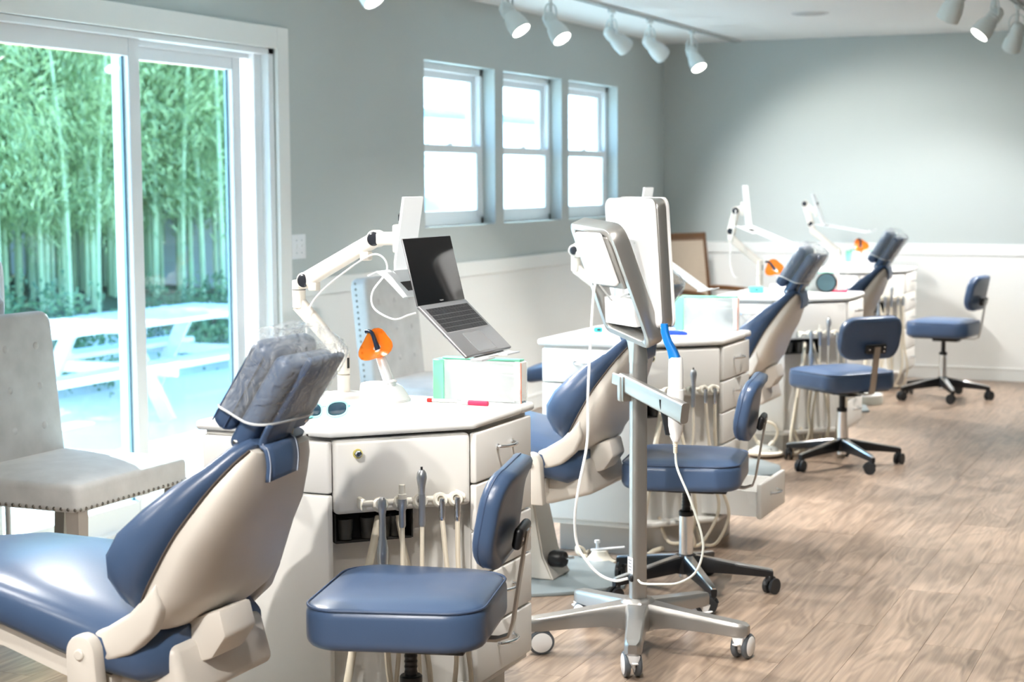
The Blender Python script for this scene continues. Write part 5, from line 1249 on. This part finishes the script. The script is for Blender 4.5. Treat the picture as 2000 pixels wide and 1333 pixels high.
# five-arm base
secs = []
for (r, wd, zt, hh) in ((0.0, 0.085, 0.150, 0.085), (0.06, 0.075, 0.146, 0.075), (0.12, 0.060, 0.138, 0.058), (0.22, 0.056, 0.126, 0.048), (0.315, 0.054, 0.116, 0.042), (0.345, 0.046, 0.112, 0.038), (0.358, 0.026, 0.106, 0.026)):
    secs.append([(r, y * wd / 2, zt - hh * zz) for y, zz in ((-1, 0.35), (-0.92, 0.10), (-0.75, 0.0), (0.75, 0.0), (0.92, 0.10), (1, 0.35), (1, 1), (-1, 1))])
bm = bmesh.new(); loft(bm, secs); leg = obj('leg', bm, m_sil); COL.objects.unlink(leg)
cb_ = bmesh.new(); rot_m = []
def wheel_parts():
    bm = bmesh.new()
    for s in (-1, 1): lathe(bm, [(0.026, 0.0), (0.034, 0.002), (0.0375, 0.007), (0.0375, 0.013), (0.034, 0.017), (0.031, 0.018), (0.026, 0.017)], (0.018, s * 0.006, 0.0378), (0, s, 0), n=30)
    a = obj('tyre', bm, m_cast); COL.objects.unlink(a)
    bm = bmesh.new()
    for s in (-1, 1): lathe(bm, [(0, 0.0), (0.027, 0.001), (0.029, 0.012), (0.0305, 0.0175), (0.028, 0.019), (0, 0.0195)], (0.018, s * 0.006, 0.0378), (0, s, 0), n=30)
    box(bm, (0.004, 0, 0.055), (0.03, 0.012, 0.05), 0.003, seg=1)
    cyl(bm, (0, 0, 0.058), (0, 0, 0.082), 0.017, 0.019, n=18)
    loft(bm, [[(-0.004 + a * w_, b * w_ * 0.9, z) for a, b in ((-1, -1), (1, -1), (1, 1), (-1, 1))] for z, w_ in ((0.042, 0.010), (0.06, 0.016), (0.07, 0.018))])
    b = obj('hub', bm, m_wht); COL.objects.unlink(b)
    bm = bmesh.new(); box(bm, (-0.026, 0, 0.05), (0.03, 0.016, 0.006), 0.002, seg=1, rot=(0, 0.25, 0)); l = obj('brake_tab', bm, m_wht); COL.objects.unlink(l)
    return a, b, l
WP = wheel_parts()
for k, sp in enumerate((2.1, 1.45, 2.7, -0.5, 0.6)):
    a = math.radians(-73 + 72 * k)
    l = link_copy(leg, sc, rot=(0, 0, a))
    cs = bpy.data.objects.new('caster', WP[0].data); COL.objects.link(cs); cs.parent = sc
    cs.scale = (1.1, 1.1, 1.02); cs.location = (0.332 * math.cos(a), 0.332 * math.sin(a), 0); cs.rotation_euler = (0, 0, sp)
    link_copy(WP[1], cs); link_copy(WP[2], cs)
bm = bmesh.new(); loft(bm, [[(x * s, y * s, z) for x, y in rrect(0.12, 0.12, 0.045, 5)] for z, s in ((0.065, 1.0), (0.12, 1.0), (0.15, 0.82), (0.158, 0.66))]); obj('base_hub', bm, m_sil, sc)
# post, turned to the room's diagonal
PA = math.atan2(-0.677, 0.736)
Rz = Matrix.Rotation(PA, 4, 'Z')                   # local x = w (towards the viewer's right), local y = p (screen side)
bm = bmesh.new(); loft(bm, [[Rz @ V(x, y, z) for x, y in rrect(0.044, 0.050, 0.014, 4)] for z in (0.14, 0.90)]); post = obj('post', bm, m_sil, sc)
bm = bmesh.new(); loft(bm, [[Rz @ V(x, y, z) for x, y in rrect(0.0448, 0.0508, 0.0144, 4)] for z in (0.897, 0.8985)]); obj('post_joint', bm, mat('joint_grey', (150, 150, 148), 0.5), post)
bm = bmesh.new(); box(bm, (0, 0, 0), (0.034, 0.001, 0.05), M=Rz @ Matrix.Translation((-0.002, -0.0257, 0.262))); lb = obj('rating_label', bm, m_paper, post)
for k in range(4): bm = bmesh.new(); box(bm, (0, 0, 0), (0.024 - 0.004 * (k % 2), 0.0006, 0.003), M=Rz @ Matrix.Translation((-0.003, -0.0264, 0.278 - 0.010 * k))); obj('label_print', bm, mat('print_grey', (120, 124, 132), 0.6), lb)
bm = bmesh.new(); box(bm, (0, 0, 0), (0.022, 0.010, 0.020), 0.003, seg=1, M=Rz @ Matrix.Translation((0.004, -0.027, 0.222))); obj('power_socket', bm, m_black, post)
# ring head
W_ = V(0.736, -0.677, 0); P_ = V(0.677, 0.736, 0); Z_ = V(0, 0, 1)
tl = math.radians(22)
U_ = Z_ * math.cos(tl) - P_ * math.sin(tl); N_ = P_ * math.cos(tl) + Z_ * math.sin(tl)
A_ = V(RING_A[0] - SX, RING_A[1] - SY, RING_A[2])
def pl(a, b, n_=0.0): return A_ + W_ * a + U_ * b + N_ * n_
outer = [(-0.124, 0.391), (0.147, 0.374), (0.140, -0.024), (-0.142, 0.020)]
def rounded(quad, rads, n=6):
    out = []
    m_ = len(quad)
    for i in range(m_):
        p = Vector(quad[i]); a = (Vector(quad[i - 1]) - p).normalized(); b = (Vector(quad[(i + 1) % m_]) - p).normalized(); r = rads[i]
        for k in range(n + 1):
            t = k / n; out.append(p + a * r * (1 - t) ** 2 + b * r * t ** 2)
    return out
qo = rounded(outer, (0.03, 0.055, 0.055, 0.03))
cx = sum(p[0] for p in outer) / 4; cy = sum(p[1] for p in outer) / 4
def inset(q, d): 
    c_ = Vector((cx, cy)); o = []
    for p in q:
        v = p - c_; o.append(c_ + Vector((v.x * (1 - d / 0.138), v.y * (1 - d / 0.20))))
    return o
qi = inset(qo, 0.023)
bm = bmesh.new()
T_ = 0.050
R4 = []
for (q, n_) in ((inset(qo, 0.002), -0.0), (qo, 0.003), (qo, T_ - 0.003), (inset(qo, 0.002), T_), (inset(qo, 0.021), T_), (qi, T_ - 0.003), (qi, 0.003), (inset(qo, 0.021), 0.0)):
    R4.append([bm.verts.new(pl(p.x, p.y, n_)) for p in q])
N4 = len(qo)
for i in range(8):
    a, b = R4[i], R4[(i + 1) % 8]
    for k in range(N4): bm.faces.new((a[k], a[(k + 1) % N4], b[(k + 1) % N4], b[k]))
ring = obj('ring_frame', bm, m_sil, sc, ang=50)
# neck between post and ring
nk = []
for (z, s1, t_) in ((0.895, 0.0, 0), (0.925, 0.0, 0.15), (0.955, 0.0, 0.6), (0.985, 0.0, 1.0)):
    c_ = V(0, 0, z).lerp(pl(0.0, 0.008, T_ / 2), t_ ** 1.5); c_.z = z if t_ < 1 else c_.z
    wd = 0.050 + 0.045 * t_ ** 2
    nk.append([c_ + W_ * x + P_ * y for x, y in rrect(wd, 0.05 - 0.014 * t_, 0.014, 4)])
bm = bmesh.new(); loft(bm, nk); obj('neck', bm, m_sil, sc)
# module box hung on the ring, its bracket and emblem
def plbox(a0, a1, b0, b1, n0, n1, bev, seg=3):
    bm = bmesh.new(); M = Matrix((( W_.x, U_.x, N_.x, 0), (W_.y, U_.y, N_.y, 0), (W_.z, U_.z, N_.z, 0), (0, 0, 0, 1))); M.translation = pl((a0 + a1) / 2, (b0 + b1) / 2, (n0 + n1) / 2)
    return box(bm, (0, 0, 0), (a1 - a0, b1 - b0, n1 - n0), bev, seg=seg, M=M)
mb = obj('module_box', plbox(-0.062, 0.098, 0.196, 0.368, -0.026, -0.004, 0.010), m_wht, sc)
obj('module_bracket', plbox(-0.050, 0.112, 0.180, 0.350, -0.004, 0.040, 0.006), mat('bracket_grey', (150, 148, 144), 0.4, metal=0.4), sc)
for k in range(3):
    bm = bmesh.new(); a = 2 * PI * k / 3 + 0.5; c_ = pl(0.016 + 0.008 * math.cos(a), 0.278 + 0.008 * math.sin(a), -0.0265)
    tube(bm, [c_ + (W_ * math.cos(q) + U_ * math.sin(q)) * 0.008 for q in [2 * PI * j / 16 for j in range(16)]], 0.0006, n=4, closed=True, smooth=False); obj('emblem_ring', bm, mat('emblem_grey', (206, 216, 224), 0.4), mb)
# screen slab
t2 = math.radians(4); U2 = Z_ * math.cos(t2) - P_ * math.sin(t2); N2 = P_ * math.cos(t2) + Z_ * math.sin(t2)
A2 = A_ + U_ * 0.16 + P_ * 0.07
M2 = Matrix(((W_.x, U2.x, N2.x, 0), (W_.y, U2.y, N2.y, 0), (W_.z, U2.z, N2.z, 0), (0, 0, 0, 1)))
def slab(n0, n1, grow, m, name, par, r=0.03):
    bm = bmesh.new(); hw, hh = 0.160 + grow, 0.195 + grow
    o_ = rrect(2 * hw, 2 * hh, r, 5); e_ = 0.004
    M = M2.copy(); M.translation = A2 + W_ * 0.004 + U2 * 0.094
    R_ = [[M @ V(x * s, y * s2, z) for x, y in o_] for z, s, s2 in ((n0, 1 - 0.012 / hw, 1 - 0.012 / hh), (n0 + 0.003, 1 - 0.004 / hw, 1 - 0.004 / hh), (n0 + 0.009, 1, 1), (n1 - 0.002, 1, 1), (n1, 1 - 0.002 / hw, 1 - 0.002 / hh))]
    loft(bm, R_); return obj(name, bm, m, par, ang=50)
so = slab(0.0, 0.014, 0.0, m_wht, 'screen_back', sc)
slab(0.012, 0.048, -0.001, m_sil, 'screen_body', sc)
slab(0.048, 0.054, 0.001, m_wht, 'screen_bezel', sc)
M = M2.copy(); M.translation = A2 + W_ * 0.004 + U2 * 0.094
bm = bmesh.new(); box(bm, (0, 0, 0.0545), (0.285, 0.355, 0.002), 0.0005, seg=1, M=M); obj('screen_glass', bm, m_scr, sc)
bm = bmesh.new(); box(bm, (0.034, -0.0, -0.0006), (0.004, 0.075, 0.0014), 0.0005, seg=1, M=M); cyl(bm, M @ V(0.034, 0.06, 0.001), M @ V(0.034, 0.06, -0.001), 0.003, n=10); obj('back_slot', bm, mat('slot_pale', (222, 222, 220), 0.5), so)
bm = bmesh.new(); box(bm, (-0.02, -0.15, -0.02), (0.20, 0.085, 0.04), 0.006, seg=2, M=M); obj('screen_mount', bm, m_wht, sc)
# tool bracket and wand
bm = bmesh.new(); box(bm, (0, 0, 0), (0.030, 0.078, 0.085), 0.008, seg=3, M=Rz @ Matrix.Translation((-0.026, -0.016, 0.815))); obj('clamp', bm, m_sil, sc)
obj('clamp_pad', box(bmesh.new(), (0, 0, 0), (0.012, 0.03, 0.078), 0.004, M=Rz @ Matrix.Translation((-0.006, -0.038, 0.815))), m_steel, sc)
ARM0, ARM1 = V(-0.055, -0.005, 0.835), V(0.218, -0.210, 0.775)
obj('tool_arm', bar(ARM0, ARM1, 0.022, 0.054, 0.028, 0.062), m_sil, sc)
obj('tool_arm_stub', bar(ARM0 + V(0.01, -0.008, 0.0), ARM0 + V(-0.032, 0.022, 0.006), 0.012, 0.036), m_sil, sc)
WX = V(0.168, -0.145, 0)
wd_ = thing('scanner_wand', 'white scanner wand with a blue sleeve resting in the stand bracket', 'scanner wand', (SX + WX.x, SY + WX.y, 0.70))
def ov(rx, ry, n=16): return [(rx * math.cos(2 * PI * k / n), ry * math.sin(2 * PI * k / n)) for k in range(n)]
bm = bmesh.new(); loft(bm, [[(x + dx, y, z) for x, y in ov(rx, ry)] for z, rx, ry, dx in ((-0.02, 0.009, 0.009, 0.0), (0.0, 0.019, 0.017, 0.0), (0.03, 0.024, 0.021, 0.0), (0.10, 0.025, 0.022, 0.0), (0.135, 0.026, 0.023, 0), (0.138, 0.0225, 0.020, 0), (0.19, 0.0225, 0.020, 0.0), (0.228, 0.0205, 0.019, 0.0), (0.232, 0.018, 0.016, 0))]); obj('body', bm, m_wht, wd_)
bm = bmesh.new(); loft(bm, [[(x + dx, y, z) for x, y in rrect(a, b, 0.006, 3)] for z, a, b, dx in ((0.226, 0.033, 0.028, -0.002), (0.25, 0.029, 0.025, -0.010), (0.28, 0.025, 0.022, -0.026), (0.305, 0.023, 0.02, -0.034), (0.33, 0.02, 0.018, -0.036))]); obj('sleeve', bm, mat('azure_sleeve', (16, 112, 196), 0.3), wd_)
bm = bmesh.new(); loft(bm, [[(x + dx, y, z) for x, y in rrect(0.022, 0.026, 0.005, 3)] for z, dx in ((0.0, -0.018), (0.03, -0.024), (0.085, -0.036), (0.105, -0.038))]); obj('grip', bm, m_black, wd_)
bm = bmesh.new(); cyl(bm, (0, 0, -0.018), (0, 0, -0.055), 0.0075, 0.005, n=12)
for k in range(6): lathe(bm, [(0.0065, -0.002), (0.0085 - 0.0005 * k, 0), (0.0065, 0.002)], (0, 0, -0.024 - 0.0055 * k), n=12)
obj('strain_relief', bm, m_ivory, wd_)
o_ = Vector(wd_.location)
bm = bmesh.new(); tube(bm, [V(*p) - o_ for p in ((-1.532, 4.665, 0.648), (-1.522, 4.655, 0.60), (-1.476, 4.63, 0.52), (-1.440, 4.63, 0.42), (-1.435, 4.63, 0.36), (-1.455, 4.62, 0.30), (-1.51, 4.63, 0.262), (-1.58, 4.66, 0.245), (-1.645, 4.70, 0.232), (-1.68, 4.757, 0.226))], 0.0036, n=8, k=8); obj('cable', bm, mat('pale_cable', (222, 224, 214), 0.4), wd_)
b0 = pl(-0.03, 0.20, -0.018)
bm = bmesh.new(); tube(bm, [b0 + V(0, 0, 0.01), b0 + V(-0.012, 0.0, -0.02), V(-1.852, 4.80, 0.98) - V(SX, SY, 0), V(-1.862, 4.80, 0.80) - V(SX, SY, 0), V(-1.865, 4.80, 0.64) - V(SX, SY, 0), V(-1.882, 4.77, 0.50) - V(SX, SY, 0), V(-1.893, 4.765, 0.40) - V(SX, SY, 0), V(-1.885, 4.765, 0.32) - V(SX, SY, 0), V(-1.855, 4.768, 0.27) - V(SX, SY, 0), V(-1.815, 4.775, 0.228) - V(SX, SY, 0), V(-1.765, 4.778, 0.212) - V(SX, SY, 0), Rz @ V(0.002, -0.036, 0.222)], 0.0046, n=8, k=8); obj('power_cable', bm, m_cable, sc)
bm = bmesh.new(); tube(bm, [pl(-0.02, 0.195, -0.018), pl(-0.03, 0.15, 0.0), pl(-0.06, 0.125, 0.02), pl(-0.03, 0.13, 0.03), pl(0.01, 0.135, 0.05)], 0.003, n=7, k=6); obj('data_cable', bm, m_cable, sc)
